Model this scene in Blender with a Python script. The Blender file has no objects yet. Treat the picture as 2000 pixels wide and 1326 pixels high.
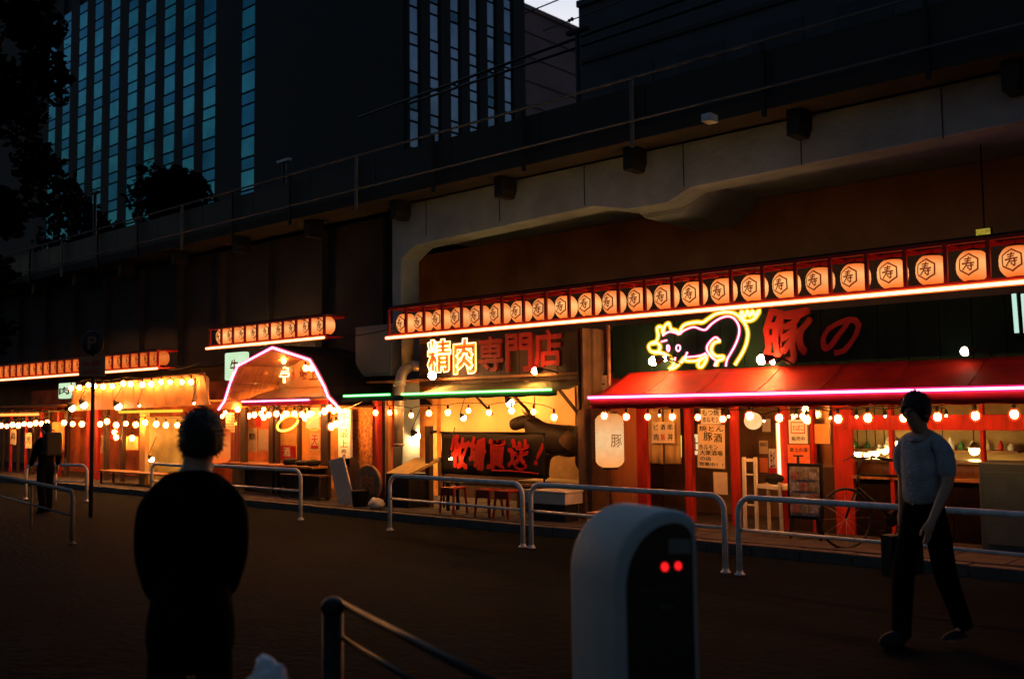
import bpy, bmesh, math, random
from mathutils import Vector, Matrix, noise as mnoise
random.seed(7)
S = bpy.context.scene
COL = S.collection
R = math.radians

# ------------------------------------------------------------------ camera
FPX = 1944.0                                   # 35 mm lens over a 2000 px wide frame
PITCH = math.atan((803 - 663) / FPX)
YAW = math.atan(2150 / FPX)
ROLL = 0.012
HC = 1.7
ax, ay = -math.cos(YAW), math.sin(YAW)
CF = Vector((math.cos(PITCH) * ax, math.cos(PITCH) * ay, math.sin(PITCH)))
_R0 = Vector((ay, -ax, 0)); _U0 = Vector((-math.sin(PITCH) * ax, -math.sin(PITCH) * ay, math.cos(PITCH)))
CR = math.cos(ROLL) * _R0 - math.sin(ROLL) * _U0
CU = math.sin(ROLL) * _R0 + math.cos(ROLL) * _U0
cam_d = bpy.data.cameras.new('camera'); cam = bpy.data.objects.new('camera', cam_d); COL.objects.link(cam)
cam_d.sensor_width = 36; cam_d.lens = FPX / 2000 * 36; cam_d.clip_end = 2000; cam_d.clip_start = .05
M = Matrix.Identity(4)
for i in range(3):
    M[i][0] = CR[i]; M[i][1] = CU[i]; M[i][2] = -CF[i]
M[2][3] = HC
cam.matrix_world = M
cam_d.dof.use_dof = True; cam_d.dof.focus_distance = 14.0; cam_d.dof.aperture_fstop = 2.0
S.camera = cam

# ------------------------------------------------------------------ sky, sun, exposure
W = bpy.data.worlds.new('World'); S.world = W; W.use_nodes = True
wn = W.node_tree; wn.nodes.clear()
def N(t, typ, **k):
    n = t.nodes.new(typ)
    for a, b in k.items():
        setattr(n, a, b)
    return n
SUN_EL, SUN_ROT = R(2.2), R(-42)
sky = N(wn, 'ShaderNodeTexSky', sky_type='NISHITA'); sky.sun_disc = False
sky.sun_elevation = SUN_EL; sky.sun_rotation = SUN_ROT; sky.air_density = 1.2; sky.dust_density = .6; sky.ozone_density = 3.0
tc = N(wn, 'ShaderNodeTexCoord'); mp = N(wn, 'ShaderNodeMapping'); mp.inputs['Scale'].default_value = (1, 1, 3.2)
cn = N(wn, 'ShaderNodeTexNoise'); cn.inputs['Scale'].default_value = 2.6; cn.inputs['Detail'].default_value = 7; cn.inputs['Distortion'].default_value = .4
cr = N(wn, 'ShaderNodeValToRGB'); cr.color_ramp.elements[0].position = .42; cr.color_ramp.elements[0].color = (1, 1, 1, 1)
cr.color_ramp.elements[1].position = .66; cr.color_ramp.elements[1].color = (2.1, 1.7, 1.8, 1)
mx = N(wn, 'ShaderNodeMix', data_type='RGBA', blend_type='MULTIPLY'); mx.inputs[0].default_value = 1
bg = N(wn, 'ShaderNodeBackground'); bg.inputs[1].default_value = .12
out = N(wn, 'ShaderNodeOutputWorld')
L = wn.links.new
L(tc.outputs['Generated'], mp.inputs[0]); L(mp.outputs[0], cn.inputs[0]); L(cn.outputs[0], cr.inputs[0])
# broad after-glow in the haze over the sunset
dt = N(wn, 'ShaderNodeVectorMath', operation='DOT_PRODUCT'); dt.inputs[1].default_value = (math.sin(SUN_ROT) * .95, math.cos(SUN_ROT) * .95, .31)
gr_ = N(wn, 'ShaderNodeMapRange', interpolation_type='SMOOTHSTEP'); gr_.inputs['From Min'].default_value = .35; gr_.inputs['From Max'].default_value = 1.0
gc = N(wn, 'ShaderNodeMix', data_type='RGBA', blend_type='MIX'); gc.inputs[6].default_value = (1, 1, 1, 1); gc.inputs[7].default_value = (10.0, 8.0, 6.4, 1)
m2_ = N(wn, 'ShaderNodeMix', data_type='RGBA', blend_type='MULTIPLY'); m2_.inputs[0].default_value = 1
L(tc.outputs['Generated'], dt.inputs[0]); L(dt.outputs['Value'], gr_.inputs[0]); L(gr_.outputs[0], gc.inputs[0])
L(sky.outputs[0], mx.inputs[6]); L(cr.outputs[0], mx.inputs[7]); L(mx.outputs[2], m2_.inputs[6]); L(gc.outputs[2], m2_.inputs[7]); L(m2_.outputs[2], bg.inputs[0]); L(bg.outputs[0], out.inputs[0])
sd = bpy.data.lights.new('sun', 'SUN'); so = bpy.data.objects.new('sun', sd); COL.objects.link(so)
sd.energy = .02; sd.angle = R(10); sd.color = (1, .7, .5)
az = SUN_ROT
sdir = Vector((math.sin(az) * math.cos(SUN_EL), math.cos(az) * math.cos(SUN_EL), math.sin(SUN_EL)))
so.rotation_euler = (-sdir).to_track_quat('-Z', 'Y').to_euler()
S.view_settings.view_transform = 'Standard'; S.view_settings.look = 'None'
S.view_settings.exposure = -0.4; S.view_settings.gamma = 1; S.view_settings.use_curve_mapping = False
S.render.engine = 'CYCLES'
cy = S.cycles
cy.use_denoising = True; cy.max_bounces = 5; cy.diffuse_bounces = 3; cy.glossy_bounces = 2; cy.transparent_max_bounces = 16
cy.sample_clamp_indirect = 3.0; cy.caustics_reflective = False; cy.caustics_refractive = False; cy.use_light_tree = True

# ------------------------------------------------------------------ helpers
def ray(x, y):
    return CF + (x - 1000) / FPX * CR + (663 - y) / FPX * CU
def P(x, y, Y=None, z=None, X=None, d=None):
    r = ray(x, y)
    t = Y / r[1] if Y is not None else (z - HC) / r[2] if z is not None else X / r[0] if X is not None else d
    return Vector((t * r[0], t * r[1], HC + t * r[2]))
def rect(x0, y0, x1, y1, Y):
    ym, xm = (y0 + y1) / 2, (x0 + x1) / 2
    return P(x0, ym, Y=Y).x, P(x1, ym, Y=Y).x, P(xm, y1, Y=Y).z, P(xm, y0, Y=Y).z

class MB:
    def __init__(s): s.v = []; s.f = []; s.sm = []
    def add(s, vs, fs, smooth=False):
        n = len(s.v); s.v += [tuple(v) for v in vs]; s.f += [tuple(n + i for i in f) for f in fs]; s.sm += [smooth] * len(fs); return s
    def box(s, x0, x1, y0, y1, z0, z1):
        vs = [(x, y, z) for x in (x0, x1) for y in (y0, y1) for z in (z0, z1)]
        return s.add(vs, [(0, 1, 3, 2), (4, 6, 7, 5), (0, 4, 5, 1), (2, 3, 7, 6), (0, 2, 6, 4), (1, 5, 7, 3)])
    def obox(s, c, size, m):
        c = Vector(c); hx, hy, hz = size[0] / 2, size[1] / 2, size[2] / 2
        vs = [c + m @ Vector((x, y, z)) for x in (-hx, hx) for y in (-hy, hy) for z in (-hz, hz)]
        return s.add(vs, [(0, 1, 3, 2), (4, 6, 7, 5), (0, 4, 5, 1), (2, 3, 7, 6), (0, 2, 6, 4), (1, 5, 7, 3)])
    def tube(s, pts, r, n=8, closed=False, radii=None, caps=True):
        pts = [Vector(p) for p in pts]; k = len(pts); rings = []; up = None
        for i, p in enumerate(pts):
            a = pts[(i - 1) % k] if (closed or i > 0) else p; b = pts[(i + 1) % k] if (closed or i < k - 1) else p
            t = (b - a)
            if t.length < 1e-9: t = Vector((0, 0, 1))
            t.normalize()
            if up is None:
                up = Vector((0, 0, 1)) if abs(t.z) < .9 else Vector((0, 1, 0))
            u = t.cross(up)
            if u.length < 1e-4: u = t.orthogonal()
            u.normalize(); w = u.cross(t).normalized(); up = w
            rr = radii[i] if radii else r
            rings.append([p + rr * (math.cos(2 * math.pi * j / n) * u + math.sin(2 * math.pi * j / n) * w) for j in range(n)])
        vs = [v for q in rings for v in q]; fs = []
        for i in range(k if closed else k - 1):
            i2 = (i + 1) % k
            for j in range(n):
                j2 = (j + 1) % n; fs.append((i * n + j, i * n + j2, i2 * n + j2, i2 * n + j))
        if not closed and caps:
            fs.append(tuple(range(n - 1, -1, -1))); fs.append(tuple((k - 1) * n + j for j in range(n)))
        return s.add(vs, fs, True)
    def lathe(s, prof, c=(0, 0, 0), n=24, axis='z', m=None):
        c = Vector(c); vs = []; fs = []
        for r, h in prof:
            for j in range(n):
                a = 2 * math.pi * j / n
                q = Vector((r * math.cos(a), r * math.sin(a), h))
                if m: q = m @ q
                vs.append(c + q)
        for i in range(len(prof) - 1):
            for j in range(n):
                j2 = (j + 1) % n; fs.append((i * n + j, i * n + j2, (i + 1) * n + j2, (i + 1) * n + j))
        fs.append(tuple(range(n - 1, -1, -1))); fs.append(tuple((len(prof) - 1) * n + j for j in range(n)))
        return s.add(vs, fs, True)
    def ball(s, c, r, n=10, sc=(1, 1, 1)):
        k = max(4, n // 2 + 1)
        prof = [(r * math.sin(math.pi * i / k), -r * math.cos(math.pi * i / k)) for i in range(k + 1)]
        prof[0] = (r * .02, -r); prof[-1] = (r * .02, r)
        return s.lathe(prof, c, n, m=Matrix.Diagonal(sc))
    def prism(s, poly, y0, y1):
        """poly: (x, z) outline, extruded along Y."""
        n = len(poly); vs = [(x, y0, z) for x, z in poly] + [(x, y1, z) for x, z in poly]
        fs = [tuple(range(n)), tuple(range(2 * n - 1, n - 1, -1))] + [(i, (i + 1) % n, n + (i + 1) % n, n + i) for i in range(n)]
        return s.add(vs, fs)
    def build(s, name, mat, parent=None, bevel=0, local=False, subsurf=0):
        me = bpy.data.meshes.new(name); o = bpy.data.objects.new(name, me); COL.objects.link(o)
        org = Vector((0, 0, 0))
        if parent:
            o.parent = parent
            if not local: org = wloc(parent)
        elif not local and s.v:
            xs = [v[0] for v in s.v]; ys = [v[1] for v in s.v]; zs = [v[2] for v in s.v]
            org = Vector(((min(xs) + max(xs)) / 2, (min(ys) + max(ys)) / 2, min(zs))); o.location = org
        me.from_pydata([(v[0] - org.x, v[1] - org.y, v[2] - org.z) for v in s.v], [], s.f)
        me.polygons.foreach_set('use_smooth', s.sm)
        bm = bmesh.new(); bm.from_mesh(me); bmesh.ops.recalc_face_normals(bm, faces=bm.faces); bm.to_mesh(me); bm.free()
        me.materials.append(mat)
        if bevel:
            b = o.modifiers.new('bevel', 'BEVEL'); b.width = bevel; b.segments = 2; b.limit_method = 'ANGLE'
        if subsurf:
            b = o.modifiers.new('sub', 'SUBSURF'); b.levels = b.render_levels = subsurf
        return o
def wloc(o):
    v = Vector((0, 0, 0))
    while o: v += o.location; o = o.parent
    return v
def thing(name, label, cat, loc=(0, 0, 0), rz=0, group=None):
    o = bpy.data.objects.new(name, None); COL.objects.link(o); o.location = loc; o.rotation_euler = (0, 0, rz)
    o.empty_display_size = .2
    return tag(o, label, cat, group)
def tag(o, label, cat, group=None):
    o['label'] = label; o['category'] = cat
    if group: o['group'] = group
    return o
def struct(o):
    o['kind'] = 'structure'; return o
def dup(o, parent=None, loc=None):
    c = o.copy(); COL.objects.link(c)
    if parent is not None: c.parent = parent
    if loc is not None: c.location = loc
    for ch in list(o.children): dup(ch, c)
    return c
def wire_bulb_path(pts, sag=.04):
    res = []
    for a, b in zip(pts[:-1], pts[1:]):
        a = Vector(a); b = Vector(b)
        for k in range(4):
            t = k / 4; q = a.lerp(b, t); q.z -= sag * 4 * t * (1 - t); res.append(q)
    res.append(Vector(pts[-1])); return res
def smooth_path(pts, k=4, closed=False):
    pts = [Vector(p) for p in pts]; n = len(pts); res = []
    rng = range(n if closed else n - 1)
    for i in rng:
        p0 = pts[(i - 1) % n] if (closed or i > 0) else pts[i]; p1 = pts[i]; p2 = pts[(i + 1) % n]
        p3 = pts[(i + 2) % n] if (closed or i < n - 2) else p2
        for j in range(k):
            t = j / k
            res.append(.5 * ((2 * p1) + (p2 - p0) * t + (2 * p0 - 5 * p1 + 4 * p2 - p3) * t * t + (3 * p1 - p0 - 3 * p2 + p3) * t ** 3))
    if not closed: res.append(pts[-1])
    return res

# ------------------------------------------------------------------ materials
MC = {}
def mat(name, col, rough=.7, metal=0.0, var=.25, scale=6.0, bump=.15, spec=.3, col2=None, detail=6, stretch=(1, 1, 1)):
    if name in MC: return MC[name]
    m = bpy.data.materials.new(name); m.use_nodes = True; t = m.node_tree; b = t.nodes['Principled BSDF']; l = t.links.new
    tcn = N(t, 'ShaderNodeTexCoord'); mpn = N(t, 'ShaderNodeMapping'); mpn.inputs['Scale'].default_value = stretch
    nz = N(t, 'ShaderNodeTexNoise'); nz.inputs['Scale'].default_value = scale; nz.inputs['Detail'].default_value = detail; nz.inputs['Roughness'].default_value = .6
    rp = N(t, 'ShaderNodeValToRGB'); rp.color_ramp.elements[0].position = .3; rp.color_ramp.elements[1].position = .7
    c2 = col2 or tuple(min(1, c * (1 + var)) for c in col)
    rp.color_ramp.elements[0].color = (*[c * (1 - var) for c in col], 1); rp.color_ramp.elements[1].color = (*c2, 1)
    l(tcn.outputs['Object'], mpn.inputs[0]); l(mpn.outputs[0], nz.inputs[0]); l(nz.outputs[0], rp.inputs[0]); l(rp.outputs[0], b.inputs['Base Color'])
    if bump:
        n2 = N(t, 'ShaderNodeTexNoise'); n2.inputs['Scale'].default_value = scale * 9; n2.inputs['Detail'].default_value = 4
        l(mpn.outputs[0], n2.inputs[0])
        bp = N(t, 'ShaderNodeBump'); bp.inputs['Strength'].default_value = bump; bp.inputs['Distance'].default_value = .02
        l(n2.outputs[0], bp.inputs['Height']); l(bp.outputs[0], b.inputs['Normal'])
    mr = N(t, 'ShaderNodeMapRange'); mr.inputs['To Min'].default_value = max(0, rough - .12); mr.inputs['To Max'].default_value = min(1, rough + .12)
    l(nz.outputs[0], mr.inputs[0]); l(mr.outputs[0], b.inputs['Roughness'])
    b.inputs['Metallic'].default_value = metal; b.inputs['Specular IOR Level'].default_value = spec
    MC[name] = m; return m
def emat(name, col, strength, var=0.0, scale=5):
    if name in MC: return MC[name]
    m = bpy.data.materials.new(name); m.use_nodes = True; t = m.node_tree; t.nodes.clear()
    e = N(t, 'ShaderNodeEmission'); o = N(t, 'ShaderNodeOutputMaterial'); t.links.new(e.outputs[0], o.inputs[0])
    e.inputs[0].default_value = (*col, 1); e.inputs[1].default_value = strength
    if var:
        tcn = N(t, 'ShaderNodeTexCoord'); nz = N(t, 'ShaderNodeTexNoise'); nz.inputs['Scale'].default_value = scale; nz.inputs['Detail'].default_value = 3
        mr = N(t, 'ShaderNodeMapRange'); mr.inputs['From Min'].default_value = .3; mr.inputs['From Max'].default_value = .7
        mr.inputs['To Min'].default_value = strength * (1 - var); mr.inputs['To Max'].default_value = strength * (1 + var)
        t.links.new(tcn.outputs['Object'], nz.inputs[0]); t.links.new(nz.outputs[0], mr.inputs[0]); t.links.new(mr.outputs[0], e.inputs[1])
    MC[name] = m; return m
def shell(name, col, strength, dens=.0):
    """Transparent emissive shell round a lamp core: paints the coloured glow around it."""
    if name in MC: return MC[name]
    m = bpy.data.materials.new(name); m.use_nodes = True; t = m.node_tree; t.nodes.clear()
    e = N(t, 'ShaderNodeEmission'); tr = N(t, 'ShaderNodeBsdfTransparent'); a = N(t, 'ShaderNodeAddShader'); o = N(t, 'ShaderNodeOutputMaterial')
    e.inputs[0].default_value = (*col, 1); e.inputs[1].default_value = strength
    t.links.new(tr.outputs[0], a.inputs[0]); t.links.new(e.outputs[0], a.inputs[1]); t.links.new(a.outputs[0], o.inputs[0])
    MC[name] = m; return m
def glassm(name, tint=(1, 1, 1), gl=.1):
    if name in MC: return MC[name]
    m = bpy.data.materials.new(name); m.use_nodes = True; t = m.node_tree; t.nodes.clear()
    g = N(t, 'ShaderNodeBsdfGlossy'); g.inputs['Roughness'].default_value = .06
    tr = N(t, 'ShaderNodeBsdfTransparent'); tr.inputs[0].default_value = (*tint, 1)
    x = N(t, 'ShaderNodeMixShader'); x.inputs[0].default_value = gl; o = N(t, 'ShaderNodeOutputMaterial')
    t.links.new(tr.outputs[0], x.inputs[1]); t.links.new(g.outputs[0], x.inputs[2]); t.links.new(x.outputs[0], o.inputs[0])
    MC[name] = m; return m
def cloth_light(name, col, var=.2, scale=8, trans=.45):
    """Vinyl or paper that lets some light through."""
    if name in MC: return MC[name]
    m = bpy.data.materials.new(name); m.use_nodes = True; t = m.node_tree; t.nodes.clear()
    d = N(t, 'ShaderNodeBsdfDiffuse'); tl = N(t, 'ShaderNodeBsdfTranslucent'); x = N(t, 'ShaderNodeMixShader'); x.inputs[0].default_value = trans
    o = N(t, 'ShaderNodeOutputMaterial'); tcn = N(t, 'ShaderNodeTexCoord'); nz = N(t, 'ShaderNodeTexNoise'); nz.inputs['Scale'].default_value = scale; nz.inputs['Detail'].default_value = 6
    rp = N(t, 'ShaderNodeValToRGB'); rp.color_ramp.elements[0].position = .3; rp.color_ramp.elements[1].position = .7
    rp.color_ramp.elements[0].color = (*[c * (1 - var) for c in col], 1); rp.color_ramp.elements[1].color = (*[min(1, c * (1 + var)) for c in col], 1)
    l = t.links.new; l(tcn.outputs['Object'], nz.inputs[0]); l(nz.outputs[0], rp.inputs[0]); l(rp.outputs[0], d.inputs[0]); l(rp.outputs[0], tl.inputs[0])
    l(d.outputs[0], x.inputs[1]); l(tl.outputs[0], x.inputs[2]); l(x.outputs[0], o.inputs[0])
    MC[name] = m; return m

asphalt = mat('asphalt', (.0042, .0075, .0088), .97, var=.6, scale=1.4, bump=.9, spec=.015, detail=12)
pavem = mat('paving', (.06, .057, .054), .85, var=.35, scale=4, bump=.4, spec=.06)
kerbm = mat('kerb_concrete', (.06, .06, .058), .85, var=.3, scale=5, bump=.4)
concrete = mat('viaduct_concrete', (.21, .28, .32), .92, var=.25, scale=1.3, bump=.3, spec=.05)
concrete_d = mat('old_dark_concrete', (.022, .023, .025), .9, var=.4, scale=1.1, bump=.3)
steel_d = mat('dark_painted_steel', (.007, .008, .009), .6, var=.3, bump=.1)
rail_m = mat('pale_rail_paint', (.50, .52, .53), .42, var=.25, scale=9, bump=.12, spec=.5)
red_m = mat('red_paint', (.42, .012, .008), .5, var=.3, scale=5, bump=.1)
red_f = mat('red_awning_vinyl', (.40, .016, .008), .68, var=.38, scale=2.2, bump=.2, spec=.15)
redwood = mat('red_stained_wood', (.34, .016, .008), .75, var=.4, scale=4, bump=.2, stretch=(4, 4, .6))
wood_d = mat('dark_wood', (.035, .016, .008), .7, var=.4, scale=4, bump=.25, stretch=(5, 5, .7))
wood_m = mat('brown_wood', (.28, .12, .04), .65, var=.35, scale=4, bump=.25, stretch=(5, 5, .7))
green_b = mat('dark_green_board', (.003, .011, .008), .85, spec=.08, var=.3, scale=3, bump=.15, stretch=(4, 1, .5))
black_m = mat('matt_black', (.008, .008, .009), .75, var=.3, bump=.05, spec=.2)
vinyl = mat('cream_vinyl', (.56, .31, .10), .7, var=.14, scale=1.6, bump=.1)
tan_m = mat('tan_plaster', (.40, .27, .12), .8, var=.25, scale=3, bump=.2)
paper = mat('white_paper', (.72, .70, .64), .8, var=.08, scale=12, bump=.05)
paper_o = mat('aged_paper', (.62, .50, .32), .8, var=.12, scale=12, bump=.05)
ink = mat('black_ink', (.015, .012, .01), .7, var=.1, bump=0)
ink_r = mat('red_ink', (.5, .012, .008), .6, var=.15, bump=0)
duct_m = mat('galvanised_duct', (.42, .38, .30), .38, metal=.6, var=.2, scale=5, bump=.1)
grey_m = mat('grey_cabinet', (.17, .18, .19), .7, var=.12, scale=2, bump=.05)
white_w = mat('white_painted_wood', (.68, .62, .45), .6, var=.12, scale=6, bump=.15)
alu = mat('aluminium_trim', (.35, .35, .34), .35, metal=.7, var=.15)
canvas_g = mat('olive_canvas', (.10, .095, .035), .75, var=.3, scale=3, bump=.15)
lant_ring = mat('black_lantern_ring', (.02, .015, .01), .5, var=.1)

em_bulb = emat('bulb_filament_light', (1, .35, .075), 230)
em_bulb_s = emat('small_bulb_light', (1, .55, .22), 60)
em_spot = emat('spot_lamp_light', (1, .46, .14), 600)
sh_bulb = shell('bulb_halo_shell', (1, .20, .02), 0.54)  # lamp glow painted as emissive shells, here and for the tubes below
sh_red = shell('warm_red_halo_shell', (1, .10, .02), 0.47)
em_neon_w = emat('warm_white_tube', (1, .52, .24), 5); sh_neon_w = shell('warm_tube_halo', (1, .16, .02), 0.74)
em_neon_p = emat('pink_tube', (1, .30, .60), 9.0); sh_neon_p = shell('pink_tube_halo', (1, .02, .24), 0.54)
em_neon_g = emat('green_tube', (.26, 1, .30), 6); sh_neon_g = shell('green_tube_halo', (.01, .55, .05), 0.47)
em_neon_y = emat('yellow_tube', (1, .86, .16), 3.6); sh_neon_y = shell('yellow_tube_halo', (.9, .55, .0), 0.47)
em_neon_y2 = emat('dull_yellow_tube', (1, .72, .08), 1.3)
em_neon_o = emat('orange_tube', (1, .42, .08), 2.2)
em_pig_y = emat('pig_yellow_tube', (1, .86, .20), 5); em_pig_p = emat('pig_pink_tube', (1, .50, .66), 3.6)
em_pale = emat('pale_green_fluorescent', (.62, .95, .78), 1.15)
em_white = emat('white_fluorescent', (.9, 1, .86), 1.0, var=.1)
em_led = emat('red_led', (1, .012, .015), 1.8)
em_lant = None

def lantern_mat(name, col, strength, colb):
    m = bpy.data.materials.new(name); m.use_nodes = True; t = m.node_tree; t.nodes.clear(); l = t.links.new
    tcn = N(t, 'ShaderNodeTexCoord'); sp = N(t, 'ShaderNodeSeparateXYZ'); l(tcn.outputs['Generated'], sp.inputs[0])
    rp = N(t, 'ShaderNodeValToRGB'); e = rp.color_ramp.elements
    e[0].position = 0; e[0].color = (*colb, 1); e[1].position = 1; e[1].color = (*[c * .85 for c in colb], 1)
    k = e.new(.42); k.color = (*col, 1); k = e.new(.60); k.color = (*col, 1)  # shading of the glow toward both ends painted into the emission colour
    l(sp.outputs[2], rp.inputs[0])
    nz = N(t, 'ShaderNodeTexNoise'); nz.inputs['Scale'].default_value = 9; l(tcn.outputs['Object'], nz.inputs[0])
    mr = N(t, 'ShaderNodeMapRange'); mr.inputs['To Min'].default_value = strength * .75; mr.inputs['To Max'].default_value = strength * 1.2; l(nz.outputs[0], mr.inputs[0])
    wv = N(t, 'ShaderNodeTexWave'); wv.bands_direction = 'Z'; wv.inputs['Scale'].default_value = 9; l(tcn.outputs['Generated'], wv.inputs[0])
    m2 = N(t, 'ShaderNodeMapRange'); m2.inputs['To Min'].default_value = .82; m2.inputs['To Max'].default_value = 1.05; l(wv.outputs[1], m2.inputs[0])
    mu = N(t, 'ShaderNodeMath', operation='MULTIPLY'); l(mr.outputs[0], mu.inputs[0]); l(m2.outputs[0], mu.inputs[1])
    oi = N(t, 'ShaderNodeObjectInfo'); m3 = N(t, 'ShaderNodeMapRange'); m3.inputs['To Min'].default_value = .78; m3.inputs['To Max'].default_value = 1.12; l(oi.outputs['Random'], m3.inputs[0])
    mu2 = N(t, 'ShaderNodeMath', operation='MULTIPLY'); l(mu.outputs[0], mu2.inputs[0]); l(m3.outputs[0], mu2.inputs[1])
    em = N(t, 'ShaderNodeEmission'); l(rp.outputs[0], em.inputs[0]); l(mu2.outputs[0], em.inputs[1])
    o = N(t, 'ShaderNodeOutputMaterial'); l(em.outputs[0], o.inputs[0]); return m
em_lant = lantern_mat('glowing_lantern_paper', (1, .42, .13), 1.75, (1, .17, .02))
em_lant_o = lantern_mat('orange_glowing_lantern_paper', (1, .22, .04), 1.25, (1, .13, .015))
em_lant_w = lantern_mat('white_glowing_lantern_paper', (1, .56, .25), 1.6, (1, .34, .08))
em_globe = emat('globe_lantern_paper', (1, .52, .20), 1.6, var=.15, scale=8)

# ------------------------------------------------------------------ lettering
def text_mesh(body, bold=0.0, shear=0.0, extrude=0.0, outline=0.0, res=3):
    c = bpy.data.curves.new('lettering', 'FONT'); c.body = body; c.resolution_u = res; c.shear = shear
    c.offset = bold
    if outline:
        c.fill_mode = 'NONE'; c.bevel_depth = outline; c.bevel_resolution = 1
    else:
        c.extrude = extrude
    o = bpy.data.objects.new('lettering', c); COL.objects.link(o)
    dg = bpy.context.evaluated_depsgraph_get(); me = bpy.data.meshes.new_from_object(o.evaluated_get(dg), depsgraph=dg)
    vs = [tuple(v.co) for v in me.vertices]; fs = [tuple(p.vertices) for p in me.polygons]
    bpy.data.objects.remove(o); bpy.data.meshes.remove(me)
    xs = [v[0] for v in vs]; ys = [v[1] for v in vs]
    x0, x1, y0, y1 = min(xs), max(xs), min(ys), max(ys)
    return [((v[0] - x0) / (x1 - x0), (v[1] - y0) / (y1 - y0), v[2]) for v in vs], fs
def text_plane(mb, body, X0, X1, Z0, Z1, Y, depth=.01, bold=0.0, shear=0.0, warp=0.0):
    if bold > .02:
        w_ = bold * .75; k = 7
        for i in range(k):
            a = 6.283 * i / k; r_ = w_ / max(1, len(body)) ** .5
            text_plane(mb, body, X0 + math.cos(a) * r_ * (X1 - X0), X1 + math.cos(a) * r_ * (X1 - X0), Z0 + math.sin(a) * w_ * (Z1 - Z0), Z1 + math.sin(a) * w_ * (Z1 - Z0), Y - .0004 * i, depth, .0, shear, warp)
        return mb
    vs, fs = text_mesh(body, bold, shear, extrude=.5)
    res = []
    for u, v, w in vs:
        du = warp * .06 * math.sin(v * 7 + u * 3); dv = warp * .06 * math.sin(u * 6 + 1)
        res.append((X0 + (u + du) * (X1 - X0), Y - depth * (w + .5), Z0 + (v + dv) * (Z1 - Z0)))
    mb.add(res, fs); return mb
def vtext(mb, body, X0, X1, Z0, Z1, Y, depth=.004, bold=0.0):
    n = len(body); h = (Z1 - Z0) / n
    for i, ch in enumerate(body):
        a = .2 if ch in 'のぶり' else .06
        text_plane(mb, ch, X0 + (X1 - X0) * a, X1 - (X1 - X0) * a, Z1 - (i + 1) * h + h * .1, Z1 - i * h - h * .08, Y, depth, bold)
    return mb
def neon_path(name, parent, paths, core, halo, r=.012, rs=.028, n=6):
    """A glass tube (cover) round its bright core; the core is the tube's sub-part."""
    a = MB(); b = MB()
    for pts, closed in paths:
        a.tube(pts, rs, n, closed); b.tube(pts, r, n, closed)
    o = a.build(name, halo, parent); b.build('gas_core', core, o); return o

# ================================================================== SETTING
g = MB(); g.box(-400, 300, -200, 400, -.5, 0); struct(g.build('road', asphalt))
KY, PZ = 10.5, .12
pv = MB(); pv.box(-220, 12, KY + .152, 24, -.2, PZ); pav = struct(pv.build('pavement', pavem))
x = -34.0; i = 0
while x < 2:
    k = MB(); k.box(x + .006, x + .594, KY, KY + .148, -.2, PZ + random.uniform(-.004, .006)); k.build('kerb_stone', kerbm, pav, bevel=.012); x += .6
# paving slabs in front of the stalls
slab = None
for ix in range(34):
    for iy in range(4):
        if slab is None:
            k = MB(); k.box(-.29, .29, -.29, .29, 0, .012); slab = k.build('paving_slab', pavem, pav, local=True)
            o = slab
        else:
            o = slab.copy(); COL.objects.link(o); o.parent = pav
        o.location = Vector((-19.6 + ix * .6, KY + .46 + iy * .6, PZ - .004 + random.uniform(0, .004))) - pav.location

# ---------------- railway viaduct
VY = 12.3
via = thing('railway_viaduct', 'grey concrete railway viaduct passing above the lantern lit stalls', 'viaduct', (-8, VY, 0))
top = 5.58
bot = [(-14.15, 0), (-13.88, 0), (-13.88, 4.55), (-13.50, 4.76), (-9.36, 4.88), (-8.72, 4.73), (-8.0, 4.73), (-7.60, 4.89), (-3.15, 4.95), (6, 5.05)]
f = MB(); f.prism(bot + [(6, top), (-14.15, top)], VY, VY + .45); f.build('face_beam', concrete, via, bevel=.02)
for k in range(9):
    xx = -13.2 + k * 1.83
    f = MB(); f.box(xx - .007, xx + .007, VY - .005, VY - .001, 4.92, top - .02); f.build('formwork_joint', concrete_d, via)
f = MB(); f.box(-14.15, 6, VY + .45, 20, 5.06, 5.5); f.build('deck_slab', concrete, via)
f = MB()   # cross beam with haunches on a pier
f.prism([(-9.2, 5.055), (-8.70, 4.66), (-8.04, 4.66), (-7.6, 5.055)], VY + .46, 14.39); f.build('cross_beam', concrete, via)
f = MB(); f.box(-8.68, -8.06, 14.62, 15.6, 0, 4.658); f.build('pier', concrete, via, bevel=.03)
f = MB(); f.box(-220, 6, 14.4, 14.58, 0, 5.05); f.build('rear_wall', mat('dim_rear_wall', (.27, .17, .10), .9, var=.3, scale=1, bump=.3, spec=.05), via)
f = MB(); f.box(-220, -14.17, 12.55, 12.95, 2.85, 5.5); f.build('side_girder', concrete_d, via)
for i in range(16):
    xx = -14.6 - i * 1.9; f = MB(); f.box(xx - .07, xx + .07, 12.40, 12.547, 2.9, 5.45); f.build('girder_stiffener', concrete_d, via)
f = MB(); f.box(-220, 6, 11.75, 12.7, 5.6, 5.78); f.build('walkway_slab', concrete_d, via)
f = MB(); f.box(-220, 6, 12.7, 20, 5.5, 5.7); f.build('track_bed', concrete_d, via)
for i in range(17):
    xx = -40 + i * 2.63
    f = MB(); f.prism([(xx - .1, 5.597), (xx + .1, 5.597), (xx + .1, 5.38), (xx + .05, 5.25), (xx - .1, 5.25)], 11.95, VY - .003); f.build('walkway_bracket', steel_d, via, bevel=.01)
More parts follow.
